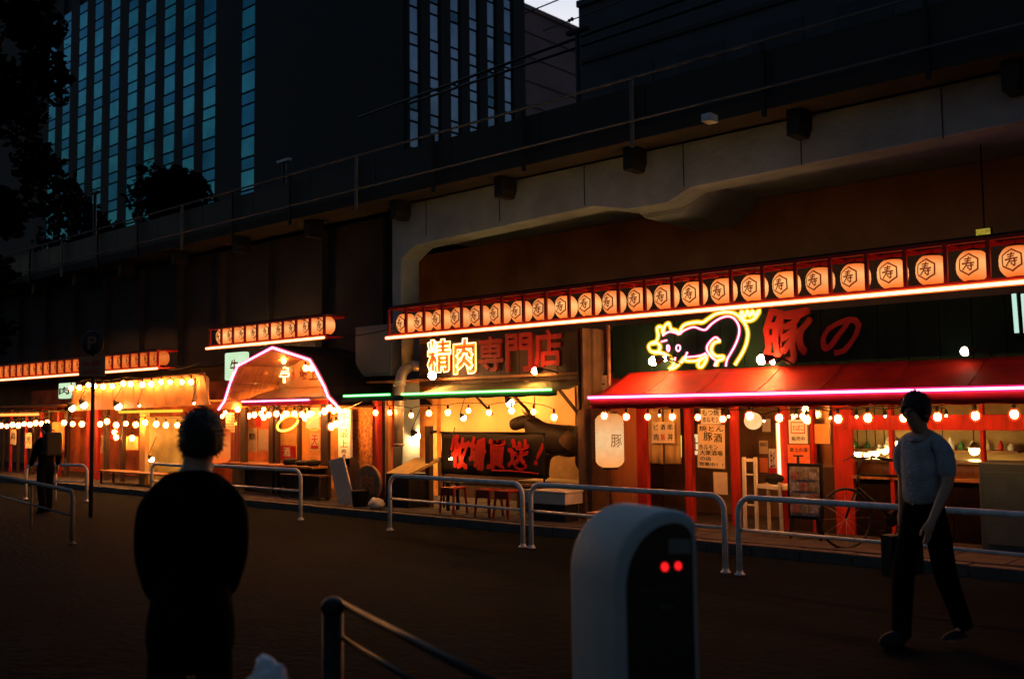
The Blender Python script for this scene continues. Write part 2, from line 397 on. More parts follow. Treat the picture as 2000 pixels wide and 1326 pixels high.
# dark parapet panels with posts and a top rail
px = -90.0
while px < 5:
    f = MB(); f.box(px + .01, px + 1.99, 11.78, 11.82, 5.78, 6.40); f.build('parapet_panel', mat('parapet_sheet', (.012, .014, .015), .55, var=.3, scale=2, bump=.1), via); px += 2
vrail = mat('weathered_rail', (.09, .10, .11), .6, var=.3)
f = MB(); f.tube([(-160, 11.68, 6.50), (6, 11.68, 6.50)], .02, 6); f.build('top_rail', vrail, via)
f = MB(); f.tube([(-160, 11.66, 5.86), (6, 11.66, 5.86)], .016, 6); f.build('cable_conduit', vrail, via)
for i in range(24):
    xx = -46 + i * 2.1; f = MB(); f.box(xx - .025, xx + .025, 11.70, 11.75, 5.5, 6.5); f.build('railing_post', vrail if i % 3 == 0 else steel_d, via)
f = MB(); q = P(1386, 232, Y=11.6); f.box(q.x - .07, q.x + .07, 11.5, 11.7, q.z - .05, q.z + .05); f.build('junction_box', mat('pale_box', (.5, .55, .6), .5), via)
# overhead wires and their fittings
cab = thing('overhead_wires', 'black overhead railway wires crossing the sky above the viaduct', 'cables', (-9, 14, 7))
def wire(p, q, r=.012, nm='wire'):
    f = MB(); f.tube([p, q], r, 5); return f.build(nm, black_m, cab)
wire(P(1020, 29, Y=15), P(1400, -125, Y=15), .014); wire(P(1060, 61, Y=15), P(1500, -105, Y=15), .012)
wire(P(700, 345 / 2.65 + 100, Y=14), P(1500, -60, Y=14), .03); wire(P(798, 203, Y=13.6), P(1560, -50, Y=13.6), .028)
f = MB(); q = P(1112, 41, Y=15); f.ball(q, .035, 8, (1, 1, 1)); f.ball(q + Vector((.07, 0, .01)), .04, 8); f.tube([q, q - Vector((0, 0, .3))], .006, 4); f.build('insulator', black_m, cab)
for pxx, pyy in [(555, 312), (186, 375), (1128, 58)]:
    m = thing('railway_mast', 'trackside mast with a crossbar, %s' % {555: 'against the blank part of the tower', 186: 'below the blue tower windows', 1128: 'at the foot of the strip of sky'}[pxx], 'mast', P(pxx, pyy + 80, Y=13))
    q = P(pxx, pyy, Y=13); f = MB(); f.tube([(q.x, 13, 5.6), q], .05, 6); f.build('pole', steel_d, m)
    f = MB(); f.box(q.x - .22, q.x + .22, 12.95, 13.05, q.z - .06, q.z); f.build('crossbar', rail_m if pxx == 555 else steel_d, m)

# ---------------- towers beyond the viaduct
tow = thing('office_tower', 'tall dark tower with vertical strips of blue glass windows', 'building', (-100, 70, 0))
TY = 70.0
tstone = mat('tower_cladding', (.024, .031, .036), .75, var=.2, scale=.3, bump=.1)
xc = P(786, 300, Y=TY).x                       # right corner of the street face
xl = P(60, 300, Y=TY).x
Ztop = 86.0
def tglass(name, col, rough=.12):
    m = mat(name, col, rough, metal=1.0, var=.22, scale=.35, bump=0, spec=.5); return m
tg1 = tglass('teal_glass', (.16, .80, .92)); tg2 = tglass('dark_teal_glass', (.08, .46, .62)); tg3 = tglass('side_glass', (.72, .72, .85), .06); tg4 = tglass('side_dark_glass', (.25, .36, .42), .06)
f = MB(); f.box(xl - 30, xc, TY + .5, TY + 19.6, 0, Ztop); f.build('body', tstone, tow)
cents = [100, 127, 158, 189, 221, 256, 290, 328, 366, 406, 482]; wid = [13, 14, 15, 16, 17, 18, 20, 21, 22, 24, 25]
edges = []
for c, w in zip(cents, wid):
    edges.append((P(c - w / 2, 200, Y=TY).x, P(c + w / 2, 200, Y=TY).x))
xx = xl - 30
for a, b in edges + [(xc, xc + .1)]:
    f = MB(); f.box(xx, a - .02, TY + .16, TY + .495, 0, Ztop)
    f.build('pilaster', tstone, tow); xx = b + .02
FH = 4.25
pane = None
for (a, b) in edges:
    z = 13.25
    k = 0
    while z < 66:
        for zz, hh, mm in ((z, 2.35, tg1), (z + 2.62, 1.34, tg2)):
            f = MB(); ty = random.uniform(-.012, .012); tx = random.uniform(-.012, .012)
            f.add([(a, TY + .2 + ty, zz), (b, TY + .2 - ty, zz), (b, TY + .2 - ty + tx, zz + hh), (a, TY + .2 + ty + tx, zz + hh)], [(0, 1, 2, 3)])
            f.build('window_pane', (mm if random.random() > .14 else (tg2 if mm is tg1 else tg1)), tow)
        z += FH; k += 1
# the tower's side face, receding to the right
scents = [(795, 816), (835, 856), (875, 895), (912, 931), (947, 965), (980, 998)]
sed = [(P(a, 150, X=xc).y, P(b, 150, X=xc).y) for a, b in scents]
yy = TY + .5
for a, b in sed + [(TY + 19.6, TY + 19.7)]:
    f = MB(); f.box(xc + .003, xc + .5, yy, a - .02, 0, Ztop); f.build('side_pilaster', tstone, tow); yy = b + .02
for (a, b) in sed:
    z = 13.2
    while z < 62:
        for zz, hh, mm in ((z, 2.7, tg3), (z + 2.98, 1.0, tg3)):
            ty = random.uniform(-.015, .015)
            f = MB(); f.add([(xc + .2 + ty, a, zz), (xc + .2 - ty, b, zz), (xc + .2 - ty, b, zz + hh), (xc + .2 + ty, a, zz + hh)], [(0, 1, 2, 3)])
            f.build('side_window_pane', mm if random.random() > .15 else tg4, tow)
        z += FH

b2 = thing('brown_building', 'reddish grey windowless building wall between the tower and the strip of sky', 'building', (-100, 130, 0))
bx = P(1003, 10, Y=TY + 50).x; y0 = P(1003, 5, X=bx).y; y1 = P(1127, 62, X=bx).y; zt = P(1060, 33, X=bx).z
rb = mat('reddish_cladding', (.30, .21, .22), .85, var=.2, scale=.12, bump=.1)
f = MB(); f.box(bx - 40, bx, TY + 46, y1 + 22, 0, zt); f.build('wall', rb, b2)
for k in range(12):
    f = MB(); f.box(bx + .003, bx + .12, TY + 46, y1 + 22, zt - 4 - k * 4.2, zt - 3.8 - k * 4.2); f.build('cladding_joint', mat('joint', (.10, .08, .085), .9), b2)
f = MB(); f.box(bx - 40, bx + .3, TY + 46, y1 + 22.2, zt + .003, zt + .8); f.build('parapet', rb, b2)
b3 = thing('grey_building', 'broad dark blue grey building rising behind the viaduct to the right of the sky', 'building', (-30, 40, 0))
q = P(1130, 17, Y=42); zt3 = P(1150, 10, Y=42).z
gb = mat('blue_grey_cladding', (.05, .065, .08), .8, var=.25, scale=.25, bump=.1)
f = MB(); f.box(q.x, 40, 42, 60, 0, zt3); f.build('wall', gb, b3)
for k in range(6):
    f = MB(); f.box(q.x, 40, 41.85, 41.997, zt3 - 3.2 - 3.6 * k, zt3 - 2.95 - 3.6 * k); f.build('floor_band', mat('floor_band', (.03, .035, .04), .8), b3)
f = MB(); f.box(q.x - .01, 40, 41.8, 60, zt3 + .003, zt3 + .35); f.build('parapet', gb, b3)
for k in range(14):
    xx = q.x + 2.2 + k * 4.1
    for j in range(5):
        f = MB(); f.box(xx, xx + 2.6, 41.93, 41.996, zt3 - 5.9 - 3.6 * j, zt3 - 4.1 - 3.6 * j); f.build('window', mat('unlit_window', (.02, .028, .035), .5), b3)

# trees: dark crowns beyond the viaduct and at the left edge
leafm = mat('dark_foliage', (.003, .004, .003), .9, var=.5, scale=2, bump=0, spec=.0)
barkm = mat('bark', (.02, .016, .013), .9, var=.4, scale=6, bump=.5)
def tree(loc, H, rx, rz, n, label, leaf=.14, seed=1):
    rnd = random.Random(seed); t = thing('street_tree', label, 'tree', loc, group='trees around the viaduct')
    f = MB(); th = H - rz * 1.2
    f.tube([(0, 0, 0), (.05, .03, th * .5), (-.05, .05, th), (.02, 0, H - rz * .4)], .2, 8, radii=[.24, .18, .13, .04])
    for k in range(7):
        a = rnd.uniform(0, 6.28); h = th * rnd.uniform(.75, 1.1); e = Vector((math.cos(a) * rx * .7, math.sin(a) * rx * .7, h + rz * rnd.uniform(.3, .9)))
        f.tube([(0, 0, h), (e.x * .4, e.y * .4, (h + e.z) / 2 - .1), e], .05, 5, radii=[.08, .05, .015])
    f.build('trunk', barkm, t, local=True)
    c = MB(); cl = []
    for k in range(60):
        a = rnd.uniform(0, 6.28); u = rnd.uniform(-1, 1); rr = rnd.uniform(.45, 1) * (1 - u * u) ** .5
        cl.append((Vector((math.cos(a) * rr * rx, math.sin(a) * rr * rx, H - rz + u * rz)), rnd.uniform(.22, .4) * rx))
    for k in range(n):
        cc, cr_ = rnd.choice(cl); d = Vector((rnd.gauss(0, 1), rnd.gauss(0, 1), rnd.gauss(0, 1))).normalized() * cr_ * rnd.uniform(.5, 1.05)
        p = cc + d; s1 = leaf * rnd.uniform(.6, 1.3); u = Vector((rnd.gauss(0, 1), rnd.gauss(0, 1), rnd.gauss(0, .6))).normalized(); w = u.orthogonal().normalized()
        c.add([p - u * s1, p + w * s1 * .5, p + u * s1, p - w * s1 * .5], [(0, 1, 2, 3)])
    o = c.build('crown', leafm, t, local=True); o['kind'] = 'stuff'; return t
q = P(335, 350, Y=26); tree((q.x, 26, 0), q.z + .1, 2.2, 1.3, 3400, 'dark round tree crown showing over the viaduct below the blue windows', .2, 3)
q = P(-95, 800, d=14); tree((q.x, q.y, 0), 9.2, 1.25, 3.4, 13000, 'black leafy tree filling the upper left edge of the picture', .09, 5)
q = P(150, 420, Y=24); tree((q.x, 24, 0), q.z + .6, 2.2, 1.7, 2000, 'low dark tree crown at the left end of the viaduct railing', .2, 9)

# ================================================================== LAMPS, LANTERNS, STRINGS
def make_bulb_parts(parent, p, r=.043, core=em_bulb, halo=sh_bulb, rs=None, sock=True):
    """painted glow shell round the bulb > filament, socket"""
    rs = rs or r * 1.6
    f = MB(); f.ball((0, 0, 0), rs, 12, (1, 1, 1.1)); o = f.build('bulb', halo, parent, local=True)
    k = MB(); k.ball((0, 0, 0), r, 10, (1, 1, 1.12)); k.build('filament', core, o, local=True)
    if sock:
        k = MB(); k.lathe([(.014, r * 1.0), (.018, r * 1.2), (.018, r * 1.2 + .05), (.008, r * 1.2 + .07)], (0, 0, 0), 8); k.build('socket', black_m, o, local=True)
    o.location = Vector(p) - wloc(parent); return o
PROTO = {}
def bulb(parent, p, r=.043, core=em_bulb, halo=sh_bulb):
    key = (round(r, 3), core.name, halo.name)
    if key not in PROTO:
        PROTO[key] = make_bulb_parts(parent, p, r, core, halo); return PROTO[key]
    src = PROTO[key]; o = src.copy(); COL.objects.link(o); o.parent = parent; o.location = Vector(p) - wloc(parent)
    o.scale = [random.uniform(.86, 1.12)] * 3
    for ch in src.children:
        c = ch.copy(); COL.objects.link(c); c.parent = o
    return o
def light_string(label, pts, Y, r=.043, core=em_bulb, halo=sh_bulb, dz=.10, sag=.03, ends=None):
    W3 = [P(a, b, Y=Y) for a, b in pts]
    t = thing('string_lights', label, 'string lights', W3[0])
    for p in W3: bulb(t, p, r, core, halo)
    tops = [p + Vector((0, 0, r * 1.2 + .07)) for p in W3]
    path = wire_bulb_path(tops, sag=-.02)
    f = MB(); f.tube(path, .006, 4); f.build('cord', black_m, t); return t

# ---- paper lanterns in racks
LR, LH = .170, .155
def lprof(z):
    u = abs(z) / LH
    return LR * (1 - .42 * u ** 2.8)
def lantern_proto():
    t = thing('paper_lantern', 'proto', 'lantern', (0, 0, 0), group='paper lanterns hanging in red racks')
    f = MB(); prof = [(.06, -LH - .004)]
    for i in range(13):
        z = -LH + 2 * LH * i / 12; prof.append((lprof(z) * (1 if i % 2 else .985), z))
    prof.append((.06, LH + .004)); f.lathe(prof, (0, 0, 0), 24); body = f.build('paper_shade', em_lant, t, local=True)
    mk = MB()
    hexo = [(math.sin(math.pi / 3 * k) * .120, math.cos(math.pi / 3 * k) * .124) for k in range(6)]
    hexi = [(a * .84, b * .84) for a, b in hexo]
    def wrap(u, v, off=.004):
        rr = lprof(v) + off; th = u / LR; return (rr * math.sin(th), -rr * math.cos(th), v)
    for k in range(6):
        k2 = (k + 1) % 6; n = 5
        for j in range(n):
            a = [tuple(hexo[k][i] + (hexo[k2][i] - hexo[k][i]) * t_ for i in (0, 1)) for t_ in (j / n, (j + 1) / n)]
            b = [tuple(hexi[k][i] + (hexi[k2][i] - hexi[k][i]) * t_ for i in (0, 1)) for t_ in (j / n, (j + 1) / n)]
            mk.add([wrap(*a[0]), wrap(*a[1]), wrap(*b[1]), wrap(*b[0])], [(0, 1, 2, 3)])
    inkl = mat('lantern_ink', (.16, .022, .006), .8, bump=0)
    for pts, w0 in (([(-.28, .36), (.26, .40)], .07), ([(-.24, .20), (.22, .24)], .065), ([(-.46, .03), (.44, .09)], .085), ([(.04, .54), (-.01, .22), (-.13, -.10), (-.42, -.42)], .075),
                    ([(-.14, -.13), (.40, -.09)], .07), ([(.22, .03), (.24, -.28), (.20, -.44), (.06, -.36)], .08), ([(-.04, -.22), (.06, -.32)], .09)):
        for (a, b), (c_, d_) in zip(pts[:-1], pts[1:]):
            n = 3; dx, dy = c_ - a, d_ - b; ln = math.hypot(dx, dy); w0_ = w0 * 1.35; nx, ny = -dy / ln * w0_ / 2, dx / ln * w0_ / 2
            for j in range(n):
                p0 = (a + dx * j / n, b + dy * j / n); p1 = (a + dx * (j + 1) / n, b + dy * (j + 1) / n)
                mk.add([wrap((p0[0] + nx) * .14, (p0[1] + ny) * .150), wrap((p0[0] - nx) * .14, (p0[1] - ny) * .150), wrap((p1[0] - nx) * .14, (p1[1] - ny) * .150), wrap((p1[0] + nx) * .14, (p1[1] + ny) * .150)], [(0, 1, 2, 3)])
    mk.build('emblem', emat('lit_lantern_ink', (.32, .03, .006), .7), body, local=True)
    for s in (-1, 1):
        f = MB(); f.lathe([(.065, 0), (.068, .006), (.068, .022), (.06, .028)], (0, 0, s * LH - (.0 if s > 0 else .028)), 16); f.build('rim_ring', lant_ring, t, local=True)
    f = MB(); f.tube([(0, 0, LH + .02), (0, 0, LH + .07)], .006, 5); f.build('hanger', lant_ring, t, local=True)
    return t
LP = lantern_proto(); LP_USED = [False]
def place_lantern(loc, label, rz=0.0, m=None, group='paper lanterns hanging in red racks'):
    if not LP_USED[0]: o = LP; LP_USED[0] = True
    else: o = dup(LP)
    o.location = loc; o.rotation_euler = (random.uniform(-.05, .05), random.uniform(-.05, .05), rz); o['label'] = label; o['group'] = group
    return o
def rack(x0, x1, n, zb, zt, Y, label, ends, xfirst, step, names, redder=False, orange=False):
    t = thing('lantern_rack', label, 'rack', (x0, Y, zb))
    f = MB(); f.box(x0, x1, Y - .03, Y + .03, zt - .02, zt + .02); f.build('top_rail', red_m, t)
    f = MB(); f.box(x0, x1, Y - .02, Y + .05, zb + .03, zb + .065); f.build('bottom_rail', red_m, t)
    f = MB(); f.box(x0, x1, Y + .42, Y + .46, zt - .02, zt + .02); f.build('rear_rail', red_m, t)
    f = MB(); f.box(x0 + .01, x1 - .01, Y + .055, Y + .44, zb + .02, zb + .035); f.build('floor_board', red_m, t)
    f = MB(); f.box(x0, x1, Y - .04, Y + .48, zt + .023, zt + .04); f.build('roof_board', steel_d, t)
    f = MB(); f.tube([(x0 - .04, Y - .045, zb), (x1 + .04, Y - .045, zb)], .034, 8)
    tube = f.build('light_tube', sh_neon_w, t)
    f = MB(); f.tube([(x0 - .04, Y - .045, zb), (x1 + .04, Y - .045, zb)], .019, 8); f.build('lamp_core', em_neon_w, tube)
    for i in range(n + 1):
        xx = xfirst + (i - .5) * step
        if x0 - .05 < xx < x1 + .05:
            f = MB(); f.box(xx - .021, xx + .021, Y - .018, Y + .018, zb + .07, zt - .022); f.build('post', red_m, t)
            f = MB(); f.box(xx - .01, xx + .01, Y + .02, Y + .42, zt - .012, zt + .012); f.build('cross_bar', red_m, t)
    for i in range(n):
        xx = xfirst + i * step
        o = place_lantern((xx, Y + .2, zb + .245), names(i), rz=random.uniform(-.12, .12) + (R(-8) if redder else 0))
    return t
ordn = ['first', 'second', 'third', 'fourth', 'fifth', 'sixth', 'seventh', 'eighth', 'ninth', 'tenth', 'eleventh', 'twelfth', 'thirteenth', 'fourteenth', 'fifteenth', 'sixteenth', 'seventeenth', 'eighteenth', 'nineteenth', 'twentieth', 'twenty first', 'twenty second', 'twenty third', 'twenty fourth', 'twenty fifth', 'twenty sixth']
def nm_main(i):
    n = 23
    if i < 12: return 'cream lantern, %s from the left end of the long rack above the meat sign' % ordn[i]
    j = n - 1 - i
    return 'cream lantern, %s from the right edge of the picture in the long rack' % ordn[j]
def nm_barn(i): return 'cream lantern, %s from the left in the short rack over the barn stall' % ordn[i]
def nm_far(i): return 'orange paper lantern in the far rack at the left, %s back from its near end' % (ordn[27 - i] if 27 - i < 12 else 'number %d' % (28 - i))
STEP = .4325
rack(-12.72, -2.35, 23, 2.95, 3.44, 11.0, 'long red metal rack of paper lanterns above the red awning and the meat sign', None, -12.52, STEP, nm_main)
rack(-18.36, -14.5, 9, 3.06, 3.46, 11.0, 'short red rack of nine lanterns above the pink outlined barn stall', None, -18.12, .425, nm_barn)
rack(-31.5, -20.45, 26, 2.73, 3.13, 11.0, 'long red rack of orange lanterns above the stalls at the far left', None, -31.3, .425,
     lambda i: ('orange glowing lantern in the far left rack, %s from its right end' % ordn[25 - i]) )
for o in list(bpy.data.objects):
    if o.get('category') == 'lantern' and o.location.x < -20:
        for ch in o.children:
            if ch.name.startswith('paper_shade'):
                if 'paper_shade_orange' not in bpy.data.meshes:
                    mm = ch.data.copy(); mm.name = 'paper_shade_orange'; mm.materials[0] = em_lant_o
                ch.data = bpy.data.meshes['paper_shade_orange']

def spot(label, px, py, Y, r=.05, dirx=-1, L_=em_spot, parent=None, wallY=None, ang=0.0):
    """Gooseneck flood lamp: arm, cup and lamp."""
    r *= 1.25; c = P(px, py, Y=Y); t = thing('flood_lamp', label, 'lamp', c)
    d = Vector((.75 * -dirx, .45, .15)).normalized()
    m = Vector((0, 0, 1)).rotation_difference(d).to_matrix()
    f = MB(); f.lathe([(r * 1.05, r * .3), (r * 1.0, r * .8), (r * .75, r * 1.4), (r * .5, r * 2.2), (r * .2, r * 2.4)], c, 14, m=m); f.build('lamp_cup', steel_d, t)
    f = MB(); f.ball(c - d * r * .15, r, 10); f.build('lamp', L_, t)
    e = c + d * r * 2.3
    f = MB(); f.tube(smooth_path([e, e + Vector((.06 * -dirx, .1, -.02)), e + Vector((.1 * -dirx, (wallY or Y + .35) - e.y, -.08))]), .012, 6); f.build('arm', steel_d, t); return t

# ================================================================== STALL A : red pork stall
def panel(f, x0, y0, x1, y1, Y, th=.03):
    X0, X1, Z0, Z1 = rect(x0, y0, x1, y1, Y); f.box(X0, X1, Y, Y + th, Z0, Z1); return X0, X1, Z0, Z1
A = thing('pork_stall', 'red timber stall under a long red awning with a pink tube along its edge', 'stall', (-5, 11.5, PZ))
FY = 12.0
XL, XR = -8.95, 1.5
def zpost(x0, x1, nm='post', m=redwood, Y=FY, z0=PZ, z1=2.2, d=.1, par=A):
    f = MB(); f.box(x0, x1, Y, Y + d, z0, z1); return f.build(nm, m, par, bevel=.006)
def px2x(px, Y=FY, py=850): return P(px, py, Y=Y).x
for a, b in [(1243, 1262), (1336, 1350), (1425, 1438), (1524, 1539), (1582, 1587), (1627, 1664), (1735, 1743), (1914, 1921)]:
    zpost(px2x(a), px2x(b), m=redwood if b - a > 6 else red_m, d=.09 if b - a < 25 else .06)
f = MB(); f.box(-5.3, XR, FY - .02, FY + .1, 1.42, 1.60); f.build('cross_beam', redwood, A, bevel=.006)
f = MB(); f.box(XL, XR, FY + .003, FY + .1, 2.0, 2.2); f.build('lintel', redwood, A)
# lit panel beside the big lantern, kick boards
f = MB(); f.box(px2x(1160), px2x(1243) - .003, FY + .02, FY + .06, PZ, 2.0); f.build('side_board', mat('orange_board', (.5, .17, .05), .6, var=.2, scale=2, bump=.15, stretch=(4, 1, .6)), A)
for i, (a, b) in enumerate([(1664, 1735), (1743, 1914), (1921, 2300)]):
    xa, xb = px2x(a) + .003, px2x(b) - .003
    n = max(1, int((xb - xa) / .32))
    for k in range(n):
        f = MB(); f.box(xa + (xb - xa) * k / n + .004, xa + (xb - xa) * (k + 1) / n - .004, FY + .02, FY + .05, PZ, .82); f.build('plank', mat('blackened_wood', (.010, .006, .004), .85, var=.5, scale=4, bump=.3, spec=.05), A)
    f = MB(); f.box(xa, xb, FY - .05, FY + .35, .825, .86); f.build('counter_board', wood_m, A, bevel=.006)
    f = MB(); f.box(xa, xb, FY + .05, FY + .056, .87, 1.415); f.build('window_pane', glassm('thin_glass', (.95, .95, .93), .07), A)
# side walls and floor slab / ceiling of the room
room = mat('kitchen_wall', (.46, .33, .14), .7, var=.25, scale=2, bump=.1)
f = MB(); f.box(-6.75, XR, 14.2, 14.3, PZ, 2.25); f.build('kitchen_wall', room, A)
f = MB(); f.box(XL, -6.42, 13.4, 13.5, PZ, 2.25); f.build('rear_wall', mat('dark_room_wall', (.16, .10, .05), .8, var=.4, scale=3, bump=.2), A)
f = MB(); pa_ = Vector((-5.50, FY + .12, 1.15)); pb_ = Vector((-6.72, 14.3, 1.15)); mm_ = Matrix.Rotation(math.atan2((pb_ - pa_).y, (pb_ - pa_).x), 3, 'Z'); f.obox((pa_ + pb_) / 2, ((pb_ - pa_).length, .04, 2.05), mm_); f.build('partition', wood_m, A)
f = MB(); f.box(XL, XR, FY + .1, 14.3, 2.22, 2.26); f.build('ceiling', wood_m, A)
f = MB(); f.box(XL, XL + .05, FY + .1, 13.4, PZ, 2.2); f.build('end_wall', wood_d, A)
# awning: a pleated sloping sheet with a hanging valance
def awning(par, x0, x1, yf, yb, zf, zb, m, n=70, valance=.16, name='awning', amp=.012):
    f = MB(); nv = 6; vs = []; fs = []
    for i in range(n + 1):
        xx = x0 + (x1 - x0) * i / n
        for j in range(nv + 1):
            t = j / nv; w = amp * mnoise.noise(Vector((xx * 2.2, t * 2, 3))) * 2 * math.sin(math.pi * t) + amp * .8 * mnoise.noise(Vector((xx * 7, t * 5, 1)))
            vs.append((xx + (.10 * (t) if i == 0 else 0), yf + (yb - yf) * t, zf + (zb - zf) * t + w - .03 * math.sin(math.pi * t)))
    st = nv + 1
    for i in range(n):
        for j in range(nv): fs.append((i * st + j, (i + 1) * st + j, (i + 1) * st + j + 1, i * st + j + 1))
    f.add(vs, fs, True)
    o = f.build(name, m, par); s = o.modifiers.new('th', 'SOLIDIFY'); s.thickness = .006
    f = MB(); vs = []; fs = []; n2 = int((x1 - x0) * 14)
    for i in range(n2 + 1):
        xx = x0 + (x1 - x0) * i / n2; w = .010 * math.sin(xx * 23) + .012 * mnoise.noise(Vector((xx * 4, 0, 0)))
        vs += [(xx, yf - .004, zf - .002), (xx, yf + w * .6, zf - valance / 2), (xx, yf + w, zf - valance + .006 * math.sin(xx * 11))]
    for i in range(n2):
        for j in range(2): fs.append((i * 3 + j, (i + 1) * 3 + j, (i + 1) * 3 + j + 1, i * 3 + j + 1))
    f.add(vs, fs, True); v = f.build('valance', m, par); s = v.modifiers.new('th', 'SOLIDIFY'); s.thickness = .004
    return o
awning(A, -8.50, 1.4, 11.0, 11.8, 1.875, 2.235, red_f)
for k in range(1, 12):
    xx = -8.5 + .83 * k; f = MB(); f.tube([(xx, 11.0 + .8 * t_ / 6, 1.875 + .36 * t_ / 6 + .006 - .03 * math.sin(math.pi * t_ / 6)) for t_ in range(7)], .006, 5); f.build('seam', mat('seam_red', (.2, .01, .006), .7), A)
neon_path('edge_light_tube', A, [([(-8.50, 10.965, 1.875), (1.4, 10.965, 1.875)], False)], em_neon_p, sh_neon_p, .013, .032, 8)
for k in range(9):
    xx = -8.4 + k * 1.1; f = MB(); f.tube([(xx, 11.02, 1.85), (xx, 11.95, 2.13)], .014, 6); f.build('awning_arm', steel_d, A)
# green sign wall of separate boards
B = thing('pork_sign_wall', 'dark green boarded sign wall with red brush lettering over the red awning', 'sign', (-5, 11.85, 2.2))
bx0 = P(1196, 660, Y=11.85).x; k = 0; xx = bx0
while xx < 1.4:
    f = MB(); f.box(xx + .006, xx + .36 - .006, 11.85 + random.uniform(-.004, .004), 11.88, 2.16, 2.93); f.build('board', green_b, B); xx += .36
f = MB(); f.box(bx0, 1.4, 11.881, 11.95, 2.16, 2.93); f.build('backing', wood_d, B)
f = MB(); X0, X1, Z0, Z1 = rect(1488, 607, 1582, 704, 11.83); text_plane(f, '豚', X0, X1, Z0, Z1, 11.838, .02, bold=.045, shear=.12, warp=.9); f.build('lettering', mat('sign_red', (.20, .005, .003), .6, var=.2, bump=.05), B)
f = MB(); X0, X1, Z0, Z1 = rect(1601, 618, 1682, 695, 11.83); text_plane(f, 'の', X0, X1, Z0, Z1, 11.838, .02, bold=.02, shear=.5, warp=.5); f.build('lettering', mat('sign_red', (.20, .005, .003)), B)
# neon pig
pig = thing('neon_pig', 'yellow and pink neon outline of a walking pig on the green sign wall', 'neon sign', P(1360, 715, Y=11.78))
def cpx(pts, Y=11.79): return [P(1220 + a / 4, 580 + b / 4, Y=Y) for a, b in pts]
ypaths = [
    ([(425, 288), (445, 240), (480, 212), (560, 197), (610, 198), (660, 165), (720, 130), (800, 118), (860, 130), (905, 165), (945, 220), (962, 280), (955, 345), (935, 405), (905, 462), (880, 500), (862, 530)], 0),
    ([(262, 300), (255, 240), (288, 236), (300, 284), (312, 228), (346, 206), (362, 250), (400, 262), (428, 288)], 0),
    ([(262, 300), (248, 345), (205, 362), (188, 385), (200, 418), (240, 436), (270, 430)], 0),
    ([(215, 366), (255, 362), (276, 388), (262, 425), (230, 428)], 0),
    ([(270, 430), (340, 460), (385, 520), (350, 562), (385, 556), (430, 520), (470, 472)], 0),
    ([(462, 478), (485, 500), (560, 498), (612, 480), (640, 455)], 0),
    ([(600, 472), (572, 530), (600, 548), (636, 495), (634, 455)], 0),
    ([(745, 345), (706, 355), (682, 385), (680, 430), (715, 462), (768, 462), (765, 485), (728, 500), (715, 540)], 0),
    ([(905, 165), (930, 182), (980, 186), (1022, 160), (1052, 105), (1012, 142), (1000, 108), (975, 150), (958, 108), (938, 152), (918, 114), (908, 135), (930, 172)], 0)]
ppaths = [
    ([(428, 290), (470, 258), (540, 235), (600, 254), (635, 254), (680, 210), (740, 170), (800, 152), (850, 165), (885, 210), (896, 262), (885, 322), (860, 382), (828, 440), (800, 490), (790, 542)], 0),
    ([(700, 540), (714, 500), (680, 470), (645, 420), (646, 380), (680, 335), (715, 315), (745, 345)], 0),
    ([(470, 470), (540, 466), (600, 455), (634, 440)], 0),
    ([(285, 350), (330, 338)], 0), ([(296, 302), (350, 272), (426, 290)], 0), ([(490, 430), (470, 470), (430, 520)], 0), ([(396, 470), (390, 505)], 0), ([(272, 440), (312, 442)], 0)]
eyes = [([(332, 380), (345, 380), (350, 405), (342, 425), (332, 410)], 1), ([(410, 378), (430, 380), (434, 404), (418, 424), (402, 404)], 1)]
neon_path('outline_tube', pig, [(smooth_path(cpx(p), 4), False) for p, c in ypaths], em_pig_y, shell('pig_yellow_halo', (1, .50, .0), .6), .014, .038)
neon_path('inner_tube', pig, [(smooth_path(cpx(p), 4), False) for p, c in ppaths], em_pig_p, shell('pig_pink_halo', (1, .03, .20), .5), .0105, .025)
for p, c in eyes: neon_path('eye_tube', pig, [(smooth_path(cpx(p), 3, True), True)], em_pig_p, shell('pig_pink_halo', (1, .03, .2), .5), .009, .018)
spot('flood lamp at the snout of the neon pig, on the red awning', 1277, 705, 11.45, .05, -1, wallY=11.84)
spot('larger of two flood lamps below the red brush lettering', 1489, 702, 11.45, .05, -1, wallY=11.84)
spot('flood lamp close beside the board, right one of the pair under the brush lettering', 1510, 705, 11.7, .033, -1, wallY=11.84)
spot('half hidden flood lamp shining left on the dark part of the green boards', 1886, 686, 11.6, .042, -1, emat('dim_spot_light', (1, .75, .45), 20), wallY=11.84)
spot('small lamp behind the neon pig front foot', 1300, 700, 11.75, .03, -1, em_spot, wallY=11.84)
# fluorescent pair on the right
for px_, lab in ((1985, 'pale green vertical fluorescent tube near the right edge, the one fully in view'), (2003, 'pale green vertical fluorescent tube cut by the right edge')):
    t = thing('fluorescent_tube', lab, 'light', P(px_, 650, Y=11.7)); f = MB(); a = P(px_ - 5, 574, Y=11.7); b = P(px_ + 1, 650, Y=11.7); f.tube([a, b], .024, 8); f.build('tube', em_pale, t)
    f = MB(); f.box(a.x - .03, a.x + .03, 11.74, 11.8, b.z - .02, a.z + .02); f.build('fitting', steel_d, t)
light_string('row of round white bulbs hanging under the red awning', [(1180, 812), (1223, 814), (1265, 814), (1313, 814), (1363, 815), (1412, 818), (1464, 812), (1522, 816), (1575, 819), (1637, 818), (1695, 816), (1765, 816), (1831, 814), (1905, 812), (1981, 809), (2060, 806)], 11.12, .038, halo=sh_red)
light_string('small bulbs deeper under the right part of the red awning', [(1288, 811), (1423, 813), (1492, 822), (1555, 812), (1622, 816), (1673, 814), (1729, 813), (1848, 812)], 12.6 if False else 11.9, .014, core=em_bulb_s)
